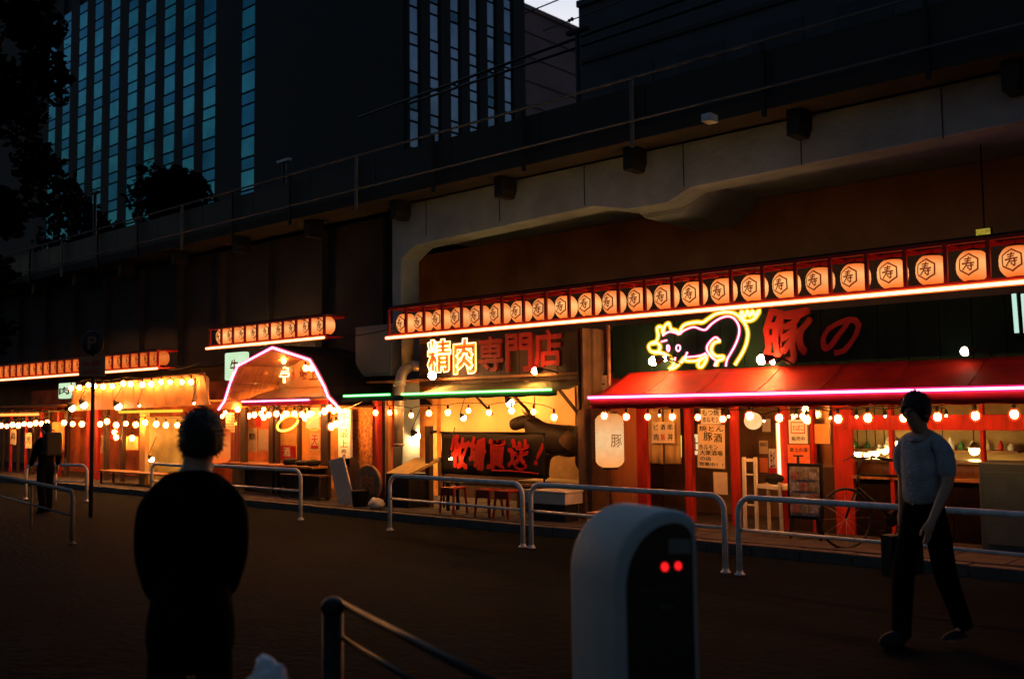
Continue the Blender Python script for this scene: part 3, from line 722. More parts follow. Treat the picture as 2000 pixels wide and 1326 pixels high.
light_string('three white bulbs inside behind the tobacco notice window', [(1573, 799), (1568, 813), (1578, 820)], 12.5, .04)
# big white lantern
def big_lantern(label, px0, py0, px1, py1, Y, m, mark=None, markcol=None, ang=.55, ms=1.0):
    X0, X1, Z0, Z1 = rect(px0, py0, px1, py1, Y); c = Vector(((X0 + X1) / 2, Y, Z0)); rr = (P(px1, (py0 + py1) / 2, d=(c - Vector((0, 0, HC))).dot(CF)) - P(px0, (py0 + py1) / 2, d=(c - Vector((0, 0, HC))).dot(CF))).length / 2; h = Z1 - Z0
    t = thing('large_lantern', label, 'lantern', c); f = MB(); prof = [(rr * .55, 0)]
    for i in range(1, 28):
        u = i / 28; e = min(u, 1 - u); k = 1 - max(0, (.13 - e) / .13) ** 2 * .38
        prof.append((rr * k * (1 if i % 2 else .982), h * u))
    prof.append((rr * .55, h)); f.lathe(prof, (0, 0, 0), 28); o = f.build('paper_shade', m, t, local=True)
    for z in (-.03, h): f = MB(); f.lathe([(rr * .56, z), (rr * .58, z + .03)], (0, 0, 0), 20); f.build('rim_ring', lant_ring, t, local=True)
    f = MB(); f.tube([(0, 0, h + .03), (0, 0, h + .2)], .008, 5); f.build('hanger', lant_ring, t, local=True)
    if mark:
        mk = MB(); n = len(mark)
        for i, chh in enumerate(mark):
            vs, fs = text_mesh(chh, bold=.01); s = min(rr * 1.1, h * .8 / n) * ms
            zc = h * .5 + (n / 2 - .5 - i) * s * 1.05
            mk.add([((rr + .006) * math.sin((u - .5) * s / rr + ang), -(rr + .006) * math.cos((u - .5) * s / rr + ang), zc + (v - .5) * s) for u, v, w in vs], fs)
        mk.build('lettering', markcol, o, local=True)
    return t
big_lantern('tall white cylindrical paper lantern hanging at the left corner of the red stall', 1163, 808, 1219, 912, 11.35, em_lant_w, '豚', emat('lit_brown_ink', (.6, .22, .06), .8), ang=1.15, ms=.8)
t = thing('globe_lantern', 'round white paper globe hanging in the doorway of the red stall', 'lantern', P(1471, 845, Y=12.5))
c = P(1471, 822, Y=12.5); f = MB(); f.ball(c, .125, 20, (1, 1, .96)); f.build('paper_globe', em_globe, t); f = MB(); f.tube([c + Vector((0, 0, .12)), c + Vector((0, 0, .4))], .006, 5); f.build('cord', black_m, t)
# split curtain
def curtain(label, x0, y0, x1, y1, Y, m, name='door_curtain', folds=5, amp=.012, cat='curtain', split=0):
    X0, X1, Z0, Z1 = rect(x0, y0, x1, y1, Y); t = thing(name, label, cat, ((X0 + X1) / 2, Y, Z0))
    n = split or 1
    for s in range(n):
        a = X0 + (X1 - X0) * s / n + (.012 if n > 1 else 0); b = X0 + (X1 - X0) * (s + 1) / n - (.012 if n > 1 else 0); vs = []; fs = []; N_ = 20; K = 6
        for i in range(N_ + 1):
            u = i / N_
            for j in range(K + 1):
                v = j / K; vs.append((a + (b - a) * u, Y + amp * math.sin(u * folds * 6.28 + s) * (1 - .6 * v) + .01 * mnoise.noise(Vector((u * 3, v * 2, s))), Z0 + (Z1 - Z0) * v))
        for i in range(N_):
            for j in range(K): fs.append((i * (K + 1) + j, (i + 1) * (K + 1) + j, (i + 1) * (K + 1) + j + 1, i * (K + 1) + j + 1))
        f = MB(); f.add(vs, fs, True); o = f.build('cloth', m, t); sm = o.modifiers.new('th', 'SOLIDIFY'); sm.thickness = .003
    f = MB(); f.tube([(X0 - .05, Y, Z1 + .005), (X1 + .05, Y, Z1 + .005)], .012, 6); f.build('rod', wood_d, t)
    return t
cream_cl = cloth_light('cream_cloth', (.75, .52, .22), .08)
curtain('cream split door curtain behind the square notice in the red stall', 1262, 795, 1330, 905, FY + .05, cream_cl, split=2, folds=2)
def poster(label, x0, y0, x1, y1, Y, pm, texts=(), rows=0, pic=None, tilt=0, cat='poster', seed=0, th=.004):
    X0, X1, Z0, Z1 = rect(x0, y0, x1, y1, Y); t = thing('poster', label, cat, ((X0 + X1) / 2, Y, Z0))
    f = MB(); f.box(X0, X1, Y - th, Y, Z0, Z1); s = f.build('sheet', pm, t)
    w, h = X1 - X0, Z1 - Z0; rnd = random.Random(seed)
    for body, a, b, c_, d_, mm in texts:
        f = MB(); text_plane(f, body, X0 + w * a, X0 + w * c_, Z0 + h * b, Z0 + h * d_, Y - th, .003, bold=.01); f.build('lettering', mm, t)
    if pic:
        for (a, b, c_, d_, mm) in pic:
            f = MB(); f.box(X0 + w * a, X0 + w * c_, Y - th - .003, Y - th, Z0 + h * b, Z0 + h * d_); f.build('printed_block', mm, t)
    t.rotation_euler = (0, tilt, 0)
    return t
YP = FY - .03
poster('square notice with six small hand drawn signs over the cream curtain', 1273, 824, 1318, 865, YP, paper_o,
       [('ビ', .10, .62, .3, .9, ink), ('酒', .40, .62, .6, .9, ink), ('串', .70, .62, .92, .9, ink), ('肉', .10, .12, .3, .45, ink), ('飯', .40, .12, .6, .45, ink_r), ('丼', .70, .12, .92, .45, ink)])
poster('small upper notice with brush writing beside the door of the red stall', 1369, 797, 1408, 828, YP, paper, [('もつ焼', .08, .52, .92, .92, ink), ('ホルモン', .08, .1, .92, .45, ink)])
poster('tall poster crowded with black block writing by the door', 1362, 829, 1415, 914, YP - .02, paper_o,
       [('焼とん', .05, .84, .95, .97, ink), ('豚', .22, .62, .55, .82, ink), ('酒', .6, .6, .9, .8, ink), ('ホルモン', .05, .42, .75, .54, ink), ('大衆酒場', .08, .29, .92, .41, ink), ('の店', .1, .17, .5, .26, ink), ('営業中！！', .06, .05, .94, .13, ink)], tilt=R(1.5))
poster('blank buff paper taped low on the door of the red stall', 1394, 922, 1421, 965, YP, paper_o)
poster('small square paper highest on the doorway wall', 1489, 818, 1505, 843, 13.2, paper)
poster('buff paper in the middle of the doorway wall', 1483, 860, 1500, 886, 13.2, paper_o, [('定休日', .1, .55, .9, .85, ink)])
poster('narrow red and white poster beside the lit vertical tube', 1502, 876, 1517, 928, 12.6, paper, [('生ビ', .2, .3, .8, .9, ink)], pic=[(.0, .0, 1, .28, ink_r)])
poster('red orange leaflet on the lower doorway wall', 1484, 894, 1500, 922, 13.2, mat('orange_paper', (.7, .2, .08), .8, var=.15, bump=0))
poster('white notice with red round tobacco lettering in the window', 1541, 820, 1577, 866, YP, paper, [('たばこ', .22, .55, .80, .78, ink_r), ('販売中', .15, .12, .85, .30, ink)],
       pic=[(.12, .47, .16, .88, ink_r), (.84, .47, .88, .88, ink_r), (.12, .88, .88, .92, ink_r), (.12, .43, .88, .47, ink_r)])
poster('orange poster with a dark tree like drawing below the tobacco notice', 1539, 868, 1582, 906, YP, mat('orange_poster', (.75, .16, .05), .7, var=.3, scale=9, bump=0), [('富士の湯', .1, .62, .9, .85, ink)],
       pic=[(.40, .02, .52, .4, ink), (.25, .38, .7, .46, ink)])
poster('large plain orange lit paper right of the tobacco notice', 1588, 828, 1620, 866, FY + .06, mat('orange_lit_paper', (.72, .38, .12), .8, var=.12, scale=8, bump=0))
f = MB(); f.box(px2x(1539), px2x(1627), FY + .06, FY + .066, .1, 1.98); f.build('window_pane', glassm('thin_glass'), A)
f = MB(); f.box(px2x(1539), px2x(1627), FY + .012, FY + .06, .1, .95); f.build('lower_board', wood_d, A)
t = thing('light_box', 'small lit white menu box with a black figure behind the tall poster', 'sign', P(1355, 890, Y=FY + .2)); f = MB(); panel(f, 1347, 848, 1368, 888, FY + .2, .06); f.build('face', emat('warm_lit_face', (1, .74, .36), 1.15, var=.1), t)
f = MB(); text_plane(f, '上', *rect(1350, 855, 1366, 880, FY + .19), FY + .198, .004); f.build('lettering', ink, t)
t = thing('vertical_light_tube', 'bright vertical light tube beside the doorway of the red stall', 'light', P(1521, 935, Y=FY - .06))
f = MB(); a = P(1519, 826, Y=FY - .06); b = P(1523, 936, Y=FY - .06); f.tube([a, b], .034, 8); k = f.build('tube', sh_neon_w, t); f = MB(); f.tube([a, b], .02, 8); f.build('lamp_core', em_neon_w, k)
f = MB(); a = P(1330, 850, Y=FY + .12); b = P(1330, 893, Y=FY + .12); f.tube([a, b], .012, 6)
t = thing('short_light_tube', 'thin yellowish vertical tube at the right edge of the cream curtain', 'light', b); f.build('tube', em_neon_y2, t)
# interior of the right hand kitchen windows
pend = emat('kitchen_lamp', (1, .62, .22), 90)
for i, (px_, py_, lab) in enumerate([(1676, 886, 'first of four lamps in a row behind the first kitchen window'), (1694, 887, 'second of four lamps in a row behind the first kitchen window'), (1711, 884, 'third of four lamps in a row behind the first kitchen window'), (1728, 880, 'fourth of four lamps in a row behind the first kitchen window'), (1747, 866, 'round kitchen lamp just left of the man in the blue shirt'), (1903, 879, 'round kitchen lamp right of the man in the blue shirt'), (1842, 877, 'kitchen lamp half hidden by the shoulder of the man')]):
    c = P(px_, py_, Y=13.5); t = thing('pendant_lamp', lab, 'lamp', c, group='kitchen lamps'); rr = .05 if i < 4 else .065
    f = MB(); f.ball(c, rr, 10); f.build('lamp', pend, t); f = MB(); f.lathe([(rr * 1.5, rr * .4), (rr * .7, rr * 1.2), (rr * .2, rr * 1.6)], c, 12); f.build('lamp_shade', mat('enamel', (.6, .55, .4), .4), t)
    f = MB(); f.tube([c + Vector((0, 0, rr)), (c.x, c.y, 2.2)], .006, 4); f.build('cord', black_m, t)
sh = thing('kitchen_shelf', 'shelf with white crockery behind the first kitchen window', 'shelf', P(1700, 870, Y=14.0)); f = MB(); xa, xb = P(1650, 870, Y=14).x, P(1990, 870, Y=14).x; zs = P(1700, 876, Y=14).z
f.box(xa, xb, 13.95, 14.19, zs - .025, zs); f.build('board', wood_m, sh)
k = 0; xx = xa + .1
while xx < xb - .1:
    rr = random.uniform(.03, .05); hh = random.uniform(.06, .17)
    t = MB(); t.lathe([(rr, 0), (rr * 1.05, hh * .6), (rr * .5, hh * .85), (rr * .45, hh)], (xx, 14.08, zs + .001), 10)
    o = t.build('jar', random.choice([paper, paper_o, mat('green_bottle', (.05, .18, .05), .2), red_m, wood_m]), sh); xx += rr * 2 + random.uniform(.02, .12)
ct = thing('kitchen_counter', 'long yellow lit counter behind the kitchen windows', 'counter', (-3, 13.0, PZ)); f = MB(); f.box(-5.8, 1, 12.9, 13.3, PZ, .98); f.build('cabinet', wood_m, ct); f = MB(); f.box(-5.8, 1, 12.85, 13.35, .983, 1.02); f.build('worktop', mat('steel_top', (.5, .45, .3), .3, metal=.5), ct)
for xx, hh, lab in ((-4.55, .12, 'round dark pot on the kitchen counter left of the man'), (-3.2, .22, 'tall stock pot on the kitchen counter right of the man'), (-2.55, .16, 'wide pan on the kitchen counter near the right post')):
    t = thing('cooking_pot', lab, 'pot', (xx, 13.05, 1.02)); f = MB(); f.lathe([(.10, 0), (.12, .02), (.12, hh), (.11, hh)], (xx, 13.05, 1.021), 14); f.build('body', steel_d, t)
    f = MB(); f.tube([(xx + .12, 13.05, 1.02 + hh * .8), (xx + .17, 13.05, 1.02 + hh * .8), (xx + .17, 13.05, 1.02 + hh * .5), (xx + .12, 13.05, 1.02 + hh * .5)], .008, 5); f.build('handle', steel_d, t)
t = thing('cooler_cabinet', 'dark blue grey cabinet standing at the right edge before the kitchen', 'cabinet', P(1965, 1000, Y=11.7)); X0, X1, Z0, Z1 = rect(1918, 903, 2040, 1000, 11.55)
f = MB(); f.box(X0, X1, 11.45, 11.9, PZ, Z1); f.build('body', mat('blue_grey_metal', (.03, .05, .065), .5, var=.15, bump=.05), t, bevel=.015); f = MB(); f.box(X0 + .06, X1 - .06, 11.43, 11.447, PZ + .1, Z1 - .1); f.build('door', mat('blue_grey_door', (.035, .06, .075), .45), t)
# poles beside the pork sign
for px_, lab in ((1131, 'thin dark pole in front of the corner between the two stalls'), (1189, 'rust brown pole at the left end of the green sign wall')):
    q = P(px_, 700, Y=11.6); t = MB(); t.tube([(q.x, 11.6, PZ), (q.x, 11.6, 2.93)], .028, 8); tag(t.build('support_pole', wood_d if px_ < 1150 else mat('rust_pole', (.22, .09, .04), .7, var=.4, bump=.3)), lab, 'pole')
t = thing('folding_chair_stack', 'cream wooden high chair and frame standing in the doorway of the red stall', 'chair', P(1455, 1032, z=PZ)); YC = 11.62
def stick(p, q, r_=.016): 
    f = MB(); p = Vector(p); q = Vector(q); d = (q - p); m = Vector((0, 0, 1)).rotation_difference(d.normalized()).to_matrix(); f.obox((p + q) / 2, (r_ * 2, r_ * 2, d.length), m); return f
def cp(a, b, Y=YC): return P(a, b, Y=Y)
for a in ((1453, 893, 1456, 1031), (1475, 893, 1479, 1035)):
    p_ = cp(a[0], a[1]); q_ = cp(a[2], a[3]); q_.z = PZ; stick(p_, q_, .02).build('leg', white_w, t, bevel=.004)
for a in ((1523, 942, 1524, 1040),):
    p_ = cp(a[0], a[1], 11.45); q_ = Vector((p_.x + .01, 11.45, PZ)); stick(p_, q_, .018).build('leg', white_w, t, bevel=.004)
p_ = cp(1500, 938, 11.9); stick(p_, (p_.x, 11.9, PZ), .018).build('leg', white_w, t, bevel=.004)
for y_, hh in ((898, .04), (926, .02), (985, .02)):
    a = cp(1453, y_); b = cp(1476, y_); f = MB(); f.box(a.x + .02, b.x - .02, YC - .012, YC + .012, a.z - hh / 2, a.z + hh / 2); f.build('back_rail', white_w, t)
a = cp(1476, 945); b = cp(1524, 945, 11.45); f = MB(); f.add([(a.x, YC, a.z), (b.x + .02, 11.43, a.z), (b.x + .06, 11.86, a.z), (a.x + .05, 11.95, a.z)] + [(a.x, YC, a.z - .05), (b.x + .02, 11.43, a.z - .05), (b.x + .06, 11.86, a.z - .05), (a.x + .05, 11.95, a.z - .05)], [(0, 1, 2, 3), (7, 6, 5, 4), (0, 4, 5, 1), (1, 5, 6, 2), (2, 6, 7, 3), (3, 7, 4, 0)]); f.build('seat', white_w, t, bevel=.005)
f = MB(); f.ball((a.x + .22, 11.7, a.z + .07), .11, 12, (1.2, .9, .65)); o = f.build('cushion', black_m); tag(o, 'black cushion lying on the cream chair in the doorway', 'cushion')
# menu board on easel
t = thing('menu_board', 'black framed menu board with faded photos standing in front of the red stall', 'sign', P(1575, 1035, z=PZ)); X0, X1, Z0, Z1 = rect(1539, 905, 1606, 1030, 11.3)
mb_ = mat('menu_print', (.20, .12, .10), .6, var=.75, scale=14, bump=0, col2=(.42, .38, .34))
f = MB(); f.box(X0, X1, 11.3, 11.34, Z0 + .1, Z1); f.build('backing', black_m, t)
f = MB(); f.box(X0 + .03, X1 - .03, 11.29, 11.297, Z0 + .14, Z1 - .04); f.build('menu_sheet', mb_, t)
for i in range(3):
    for j in range(4):
        w = (X1 - X0 - .1) / 3; h = (Z1 - Z0 - .24) / 4; f = MB(); f.box(X0 + .05 + w * i + .01, X0 + .05 + w * (i + 1) - .01, 11.283, 11.288, Z0 + .16 + h * j + .015, Z0 + .16 + h * (j + 1) - .015)
        f.build('dish_photo', mat('dish_photo%d' % ((i + j) % 3), [(.3, .12, .08), (.25, .2, .12), (.32, .28, .26)][(i + j) % 3], .5, var=.6, scale=22, bump=0), t)
for xx in (X0 + .03, X1 - .03): stick((xx, 11.32, Z0 + .2), (xx, 11.28, PZ), .014).build('leg', black_m, t)
stick(((X0 + X1) / 2, 11.35, Z1 - .1), ((X0 + X1) / 2, 11.7, PZ), .014).build('rear_strut', black_m, t)
# roof-top junk and the small yellow lamp beneath the viaduct
t = thing('yellow_sign_light', 'tiny yellow lit sign under the viaduct above the right end of the lantern rack', 'light', P(1919, 460, Y=13)); f = MB(); X0, X1, Z0, Z1 = rect(1906, 447, 1932, 461, 13.0); f.box(X0, X1, 13.0, 13.05, Z0, Z1); f.build('face', emat('yellow_sign_face', (.75, .55, .06), .55, var=.5, scale=30), t)
f = MB(); f.box(X0 - .01, X1 + .01, 13.052, 13.1, Z0 - .01, Z1 + .01); f.build('case', black_m, t); f = MB(); f.tube([((X0 + X1) / 2, 13.08, Z1 + .01), ((X0 + X1) / 2, 13.08, 4.96)], .01, 5); f.build('hanger', black_m, t)

# ================================================================== STALL B : beef stall with the green tube
Bs = thing('beef_stall', 'open fronted stall with cream vinyl walls under a canopy edged by a green light tube', 'stall', (-11.5, 11.5, PZ))
gx0, gx1 = P(790, 770, Y=11).x, P(1088, 760, Y=11).x
awning(Bs, gx0, gx1, 11.0, 11.8, 1.985, 2.17, canvas_g, n=50, valance=.07, name='canopy', amp=.03)
za = 2.0
for a, b in ((675, 765), (788, 1080)):
    xa, xb = P(a, 770, Y=11).x, P(b, 760, Y=11).x
    neon_path('edge_light_tube', Bs, [([(xa, 10.96, za), (xb, 10.96, za + .003)], False)], em_neon_g, sh_neon_g, .012, .030, 8)
xa = P(668, 770, Y=11).x
f = MB(); f.box(xa, gx0 - .02, 10.99, 11.06, 1.90, 1.985); f.build('eave_beam', steel_d, Bs)
bwy = 13.3
x0, x1 = -14.3, -8.99
xx = x0
while xx < x1:
    w = .92; f = MB(); vs = []; fs = []; n = 14
    for i in range(n + 1):
        for j in range(9):
            u = i / n; v = j / 8; vs.append((xx + w * u, bwy + .015 * math.sin(u * 3.14 * 3 + xx) + .03 * mnoise.noise(Vector((xx + u, v * 3, 2))), PZ + .72 + 1.4 * v))
    for i in range(n):
        for j in range(8): fs.append((i * 9 + j, (i + 1) * 9 + j, (i + 1) * 9 + j + 1, i * 9 + j + 1))
    f.add(vs, fs, True); f.build('vinyl_sheet', vinyl, Bs); xx += w + .01
f = MB(); f.box(x0, x1, 11.8, 13.6, 2.24, 2.28); f.build('ceiling', wood_m, Bs)
f = MB(); f.box(x0, x1, 13.22, 13.26, PZ, .84); f.build('dado_board', wood_d, Bs)
f = MB(); f.box(x1 - .01, x1 + .03, 11.45, 13.6, PZ, 2.9); f.build('side_wall', mat('dark_side_wall', (.10, .055, .03), .8, var=.3, bump=.2), Bs)
f = MB(); X0, X1, Z0, Z1 = rect(1136, 803, 1164, 1010, 11.6); f.box(X0 + .02, X1, 11.5, 11.56, PZ, 1.72); f.build('corner_board', mat('dark_side_wall', (.1, .055, .03)), Bs)
for px_ in (735, 755):
    q = P(px_, 850, Y=11.3); f = MB(); f.box(q.x - .04, q.x + .04, 11.3, 11.4, PZ, 1.95); f.build('post', redwood if px_ == 735 else wood_m, Bs, bevel=.005)
for (a, b, c_, d_) in [(1000, 770, 1042, 812), (1093, 762, 1133, 812), (930, 774, 962, 808)]:
    p_ = P(a, b, Y=11.05); q_ = P(c_, d_, Y=12.2 if a < 1050 else 11.6); stick(p_, q_, .018).build('brace', wood_d, Bs)
# sign with the four characters
Sg = thing('meat_sign', 'dark sign board with two orange neon characters and three red unlit characters', 'sign', P(960, 730, Y=11.9))
X0, X1, Z0, Z1 = rect(818, 650, 1128, 742, 11.9); f = MB(); Zt = 2.90
n = 9
for k in range(n):
    f = MB(); f.box(X0 + (X1 - X0) * k / n + .004, X0 + (X1 - X0) * (k + 1) / n - .004, 11.9, 11.94, 2.17, Zt); f.build('board', wood_d, Sg)
for ch, b in (('精', (833, 662, 880, 728)), ('肉', (884, 660, 929, 731))):
    X0, X1, Z0, Z1 = rect(*b, 11.85); vs, fs = text_mesh(ch, bold=.015, extrude=.5, res=2)
    f = MB(); f.add([(X0 + u * (X1 - X0), 11.885 - .01 * w, Z0 + v * (Z1 - Z0)) for u, v, w in vs], fs); f.build('lettering', mat('sign_orange_red', (.75, .10, .02), .5, var=.1, bump=0), Sg)
    for r_, nm, mm in ((.048, 'tube_halo', shell('letter_tube_halo', (1, .24, .02), 0.54)), (.014, 'neon_tube', emat('letter_tube', (1, .72, .28), 6))):  # wider outline paints the orange glow round the letter tube
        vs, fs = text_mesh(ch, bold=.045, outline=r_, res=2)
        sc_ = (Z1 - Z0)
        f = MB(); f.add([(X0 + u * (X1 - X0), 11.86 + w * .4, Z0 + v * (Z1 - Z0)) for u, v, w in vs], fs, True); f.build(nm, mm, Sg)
for ch, b in (('専', (934, 659, 980, 724)), ('門', (987, 652, 1036, 724)), ('店', (1042, 646, 1095, 715))):
    X0, X1, Z0, Z1 = rect(*b, 11.85); f = MB(); text_plane(f, ch, X0, X1, Z0, Z1, 11.897, .035, bold=.035); f.build('lettering', mat('sign_red', (.20, .005, .003)), Sg)
spot('bright flood lamp under the lit neon characters of the meat sign', 844, 733, 11.45, .055, 1, wallY=11.9)
spot('flood lamp turned left before the last red character of the meat sign', 1046, 724, 11.5, .042, -1, wallY=11.9)
light_string('row of hanging bulbs under the green edged canopy', [(733.5, 806), (761, 805.5), (803, 811), (838, 807), (874.5, 805.5), (915, 802), (955, 805.5), (999, 802), (1042, 804), (1082, 814.5)], 11.25, .038)
def flood(label, px_, py_, Y, r=.06, m=em_spot):
    c = P(px_, py_, Y=Y); t = thing('clip_lamp', label, 'lamp', c); f = MB(); f.ball(c, r, 12); f.build('lamp', m, t)
    d = Vector((-.3, -.5, .8)).normalized(); mm = Vector((0, 0, 1)).rotation_difference(d).to_matrix(); f = MB(); f.lathe([(r * 1.0, r * .45), (r * .9, r * .9), (r * .5, r * 1.5), (r * .3, r * 2.0)], c, 14, m=mm); f.build('lamp_cup', steel_d, t)
    f = MB(); f.tube([c + d * r * 2, c + Vector((0, .1, .5))], .008, 5); f.build('arm', steel_d, t)
flood('large bright lamp beside the dark pole in the open beef stall', 813, 852, 12.6, .075)
flood('upper bright lamp on the vinyl wall near the head of the cow', 996, 786, 12.7, .07)
flood('tilted lamp in the middle of the cream vinyl wall', 905, 816, 12.7, .05)
flood('small lamp in front of the left end of the black banner', 880, 895, 11.35, .028, em_bulb)
# black banner with red lettering
Bn = thing('black_banner', 'black banner with big red brush lettering stretched in front of the beef stall', 'banner', P(955, 930, Y=11.5)); X0, X1, Z0, Z1 = rect(862, 846, 1062, 930, 11.5)
f = MB(); vs = []; fs = []; n = 40
for i in range(n + 1):
    for j in range(7):
        u, v = i / n, j / 6; vs.append((X0 + (X1 - X0) * u, 11.5 + .02 * math.sin(u * 20) * (1 - v) + .02 * mnoise.noise(Vector((u * 6, v * 2, 0))), Z0 + (Z1 - Z0) * v))
for i in range(n):
    for j in range(6): fs.append((i * 7 + j, (i + 1) * 7 + j, (i + 1) * 7 + j + 1, i * 7 + j + 1))
f.add(vs, fs, True); o = f.build('cloth', mat('black_cloth', (.018, .014, .010), .85, var=.3, bump=.1), Bn); s = o.modifiers.new('th', 'SOLIDIFY'); s.thickness = .004
for ch, b in (('牧', (880, 852, 913, 914)), ('場', (914, 857, 946, 914)), ('直', (950, 857, 984, 917)), ('送', (990, 860, 1028, 914)), ('!', (1040, 865, 1060, 911))):
    a0, a1, c0, c1 = rect(*b, 11.44); f = MB(); text_plane(f, ch, a0, a1, c0, c1, 11.462, .006, bold=.055 if ch != '!' else .02, shear=.15 if ch != '!' else .5, warp=1.0); f.build('lettering', mat('banner_red', (.45, .008, .006), .7, var=.15, bump=0), Bn)
f = MB(); a0 = P(960, 918, Y=11.45); a1 = P(1052, 925, Y=11.45); f.tube([a0, a0.lerp(a1, .5) + Vector((0, 0, .01)), a1], .012, 5); f.build('brush_underline', mat('banner_red', (.8, .015, .012)), Bn)
f = MB(); f.tube([(X0 - .03, 11.5, Z1 + .01), (X1 + .03, 11.5, Z1 + .01)], .016, 6); f.build('top_bar', steel_d, Bn)
for xx in (X0 + .02, X1 - .02): f = MB(); f.tube([(xx, 11.53, PZ), (xx, 11.53, Z1)], .016, 6); f.build('post', steel_d, Bn)
q = P(838, 832, Y=11.45); t = thing('timber_post', 'thick dark timber post left of the black banner', 'post', (q.x, 11.45, PZ)); f = MB(); f.box(q.x - .05, q.x + .05, 11.4, 11.5, PZ, q.z); f.build('shaft', wood_d, t, bevel=.006)
f = MB(); f.tube([(q.x + .05, 11.45, q.z - .1), (q.x + .16, 11.45, q.z - .09)], .03, 6); f.build('hook', steel_d, t)
# the cow figure
def skin_obj(name, verts, edges, radii, m, parent=None, sub=2, root=0, loc=(0, 0, 0)):
    me = bpy.data.meshes.new(name); me.from_pydata([tuple(v) for v in verts], edges, []); o = bpy.data.objects.new(name, me); COL.objects.link(o)
    o.modifiers.new('skin', 'SKIN')
    if not me.skin_vertices: 
        pass
    for i, r_ in enumerate(radii):
        sv = me.skin_vertices[0].data[i]; sv.radius = r_ if isinstance(r_, tuple) else (r_, r_); sv.use_root = (i == root)
    s = o.modifiers.new('sub', 'SUBSURF'); s.levels = s.render_levels = sub
    me.materials.append(m)
    if parent: o.parent = parent
    for p in me.polygons: p.use_smooth = True
    dg = bpy.context.evaluated_depsgraph_get(); me2 = bpy.data.meshes.new_from_object(o.evaluated_get(dg), depsgraph=dg); me2.name = name
    o.modifiers.clear(); o.data = me2
    me2.polygons.foreach_set('use_smooth', [True] * len(me2.polygons))
    if not me2.materials: me2.materials.append(m)
    bpy.data.meshes.remove(me); return o
cowm = mat('black_cow_paint', (.020, .014, .010), .55, var=.3, scale=3, bump=.15)
cz = .60
cow = thing('cow_figure', 'life like dark brown cow figure standing on a crate behind the black banner', 'statue', (-9.92, 12.05, cz), R(214))
# cow local: +x = nose direction
cv = [(-.08, 0, .62), (-.34, 0, .63), (-.50, 0, .66), (.16, 0, .64), (.34, 0, .75), (.43, 0, .86), (.50, 0, .955), (.64, 0, .92), (.80, 0, .86)]
ce = [(0, 1), (1, 2), (0, 3), (3, 4), (4, 5), (5, 6), (6, 7), (7, 8)]
cr_ = [.235, .23, .16, .235, .22, .185, .125, .12, .10]
for sx, sy in ((.22, .12), (.22, -.12), (-.34, .12), (-.34, -.12)):
    n0 = len(cv); back = sx < 0
    cv += [(sx, sy, .44), (sx + (.05 if back else 0), sy, .28), (sx + (-.04 if back else .0), sy, .13), (sx, sy, .04)]
    ce += [(3 if sx > 0 else 1, n0), (n0, n0 + 1), (n0 + 1, n0 + 2), (n0 + 2, n0 + 3)]; cr_ += [.11 if back else .09, .055, .036, .048]
skin_obj('body', cv, ce, cr_, cowm, cow)
for s in (1, -1):
    f = MB(); f.tube(smooth_path([(.50, s * .07, 1.01), (.50, s * .15, 1.04), (.54, s * .19, 1.09), (.56, s * .18, 1.13)], 3), .02, 7, radii=[.024, .023, .022, .020, .018, .016, .013, .010, .008, .004][:10]); f.build('horn', mat('horn', (.12, .09, .06), .6), cow, local=True)
    f = MB(); f.ball((.46, s * .20, .98), .075, 8, (.5, 1.3, .6)); f.build('ear', cowm, cow, local=True)
    f = MB(); f.ball((.64, s * .095, .96), .016, 6); f.build('eye', black_m, cow, local=True)
f = MB(); f.tube(smooth_path([(-.60, 0, .80), (-.70, 0, .72), (-.70, .02, .45), (-.68, .02, .30)], 3), .018, 6); f.ball((-.68, .02, .26), .04, 7, (1, 1, 1.8)); f.build('tail', cowm, cow, local=True)
f = MB(); f.lathe([(.232, -.13), (.252, 0), (.232, .13)], (-.14, 0, .625), 20, m=Matrix(((0, 0, 1), (0, 1, 0), (1, 0, 0)))); f.build('blanket', mat('brown_blanket', (.08, .05, .025), .8, var=.2, bump=.2), cow, local=True)
t = thing('tan_screen', 'tan lit screen standing behind the legs of the cow figure', 'screen', P(1100, 945, Y=12.9)); X0, X1, Z0, Z1 = rect(1040, 870, 1150, 950, 12.95); f = MB(); f.box(X0, X1, 12.95, 12.98, PZ, Z1); f.build('panel', mat('tan_screen_paint', (.50, .33, .14), .8, var=.2, bump=.1), t)
t = thing('cow_crate', 'tan crate platform carrying the cow figure', 'crate', (-10.0, 12.2, PZ)); f = MB(); f.box(-10.75, -9.35, 11.95, 12.6, PZ, cz); f.build('box', mat('tan_crate', (.34, .26, .13), .8, var=.2, bump=.2), t, bevel=.01)
for k in range(3): f = MB(); f.box(-10.56, -9.24, 11.87, 11.897, PZ + .04 + k * .15, PZ + .14 + k * .15); f.build('slat', mat('tan_crate', (.34, .26, .13)), t)
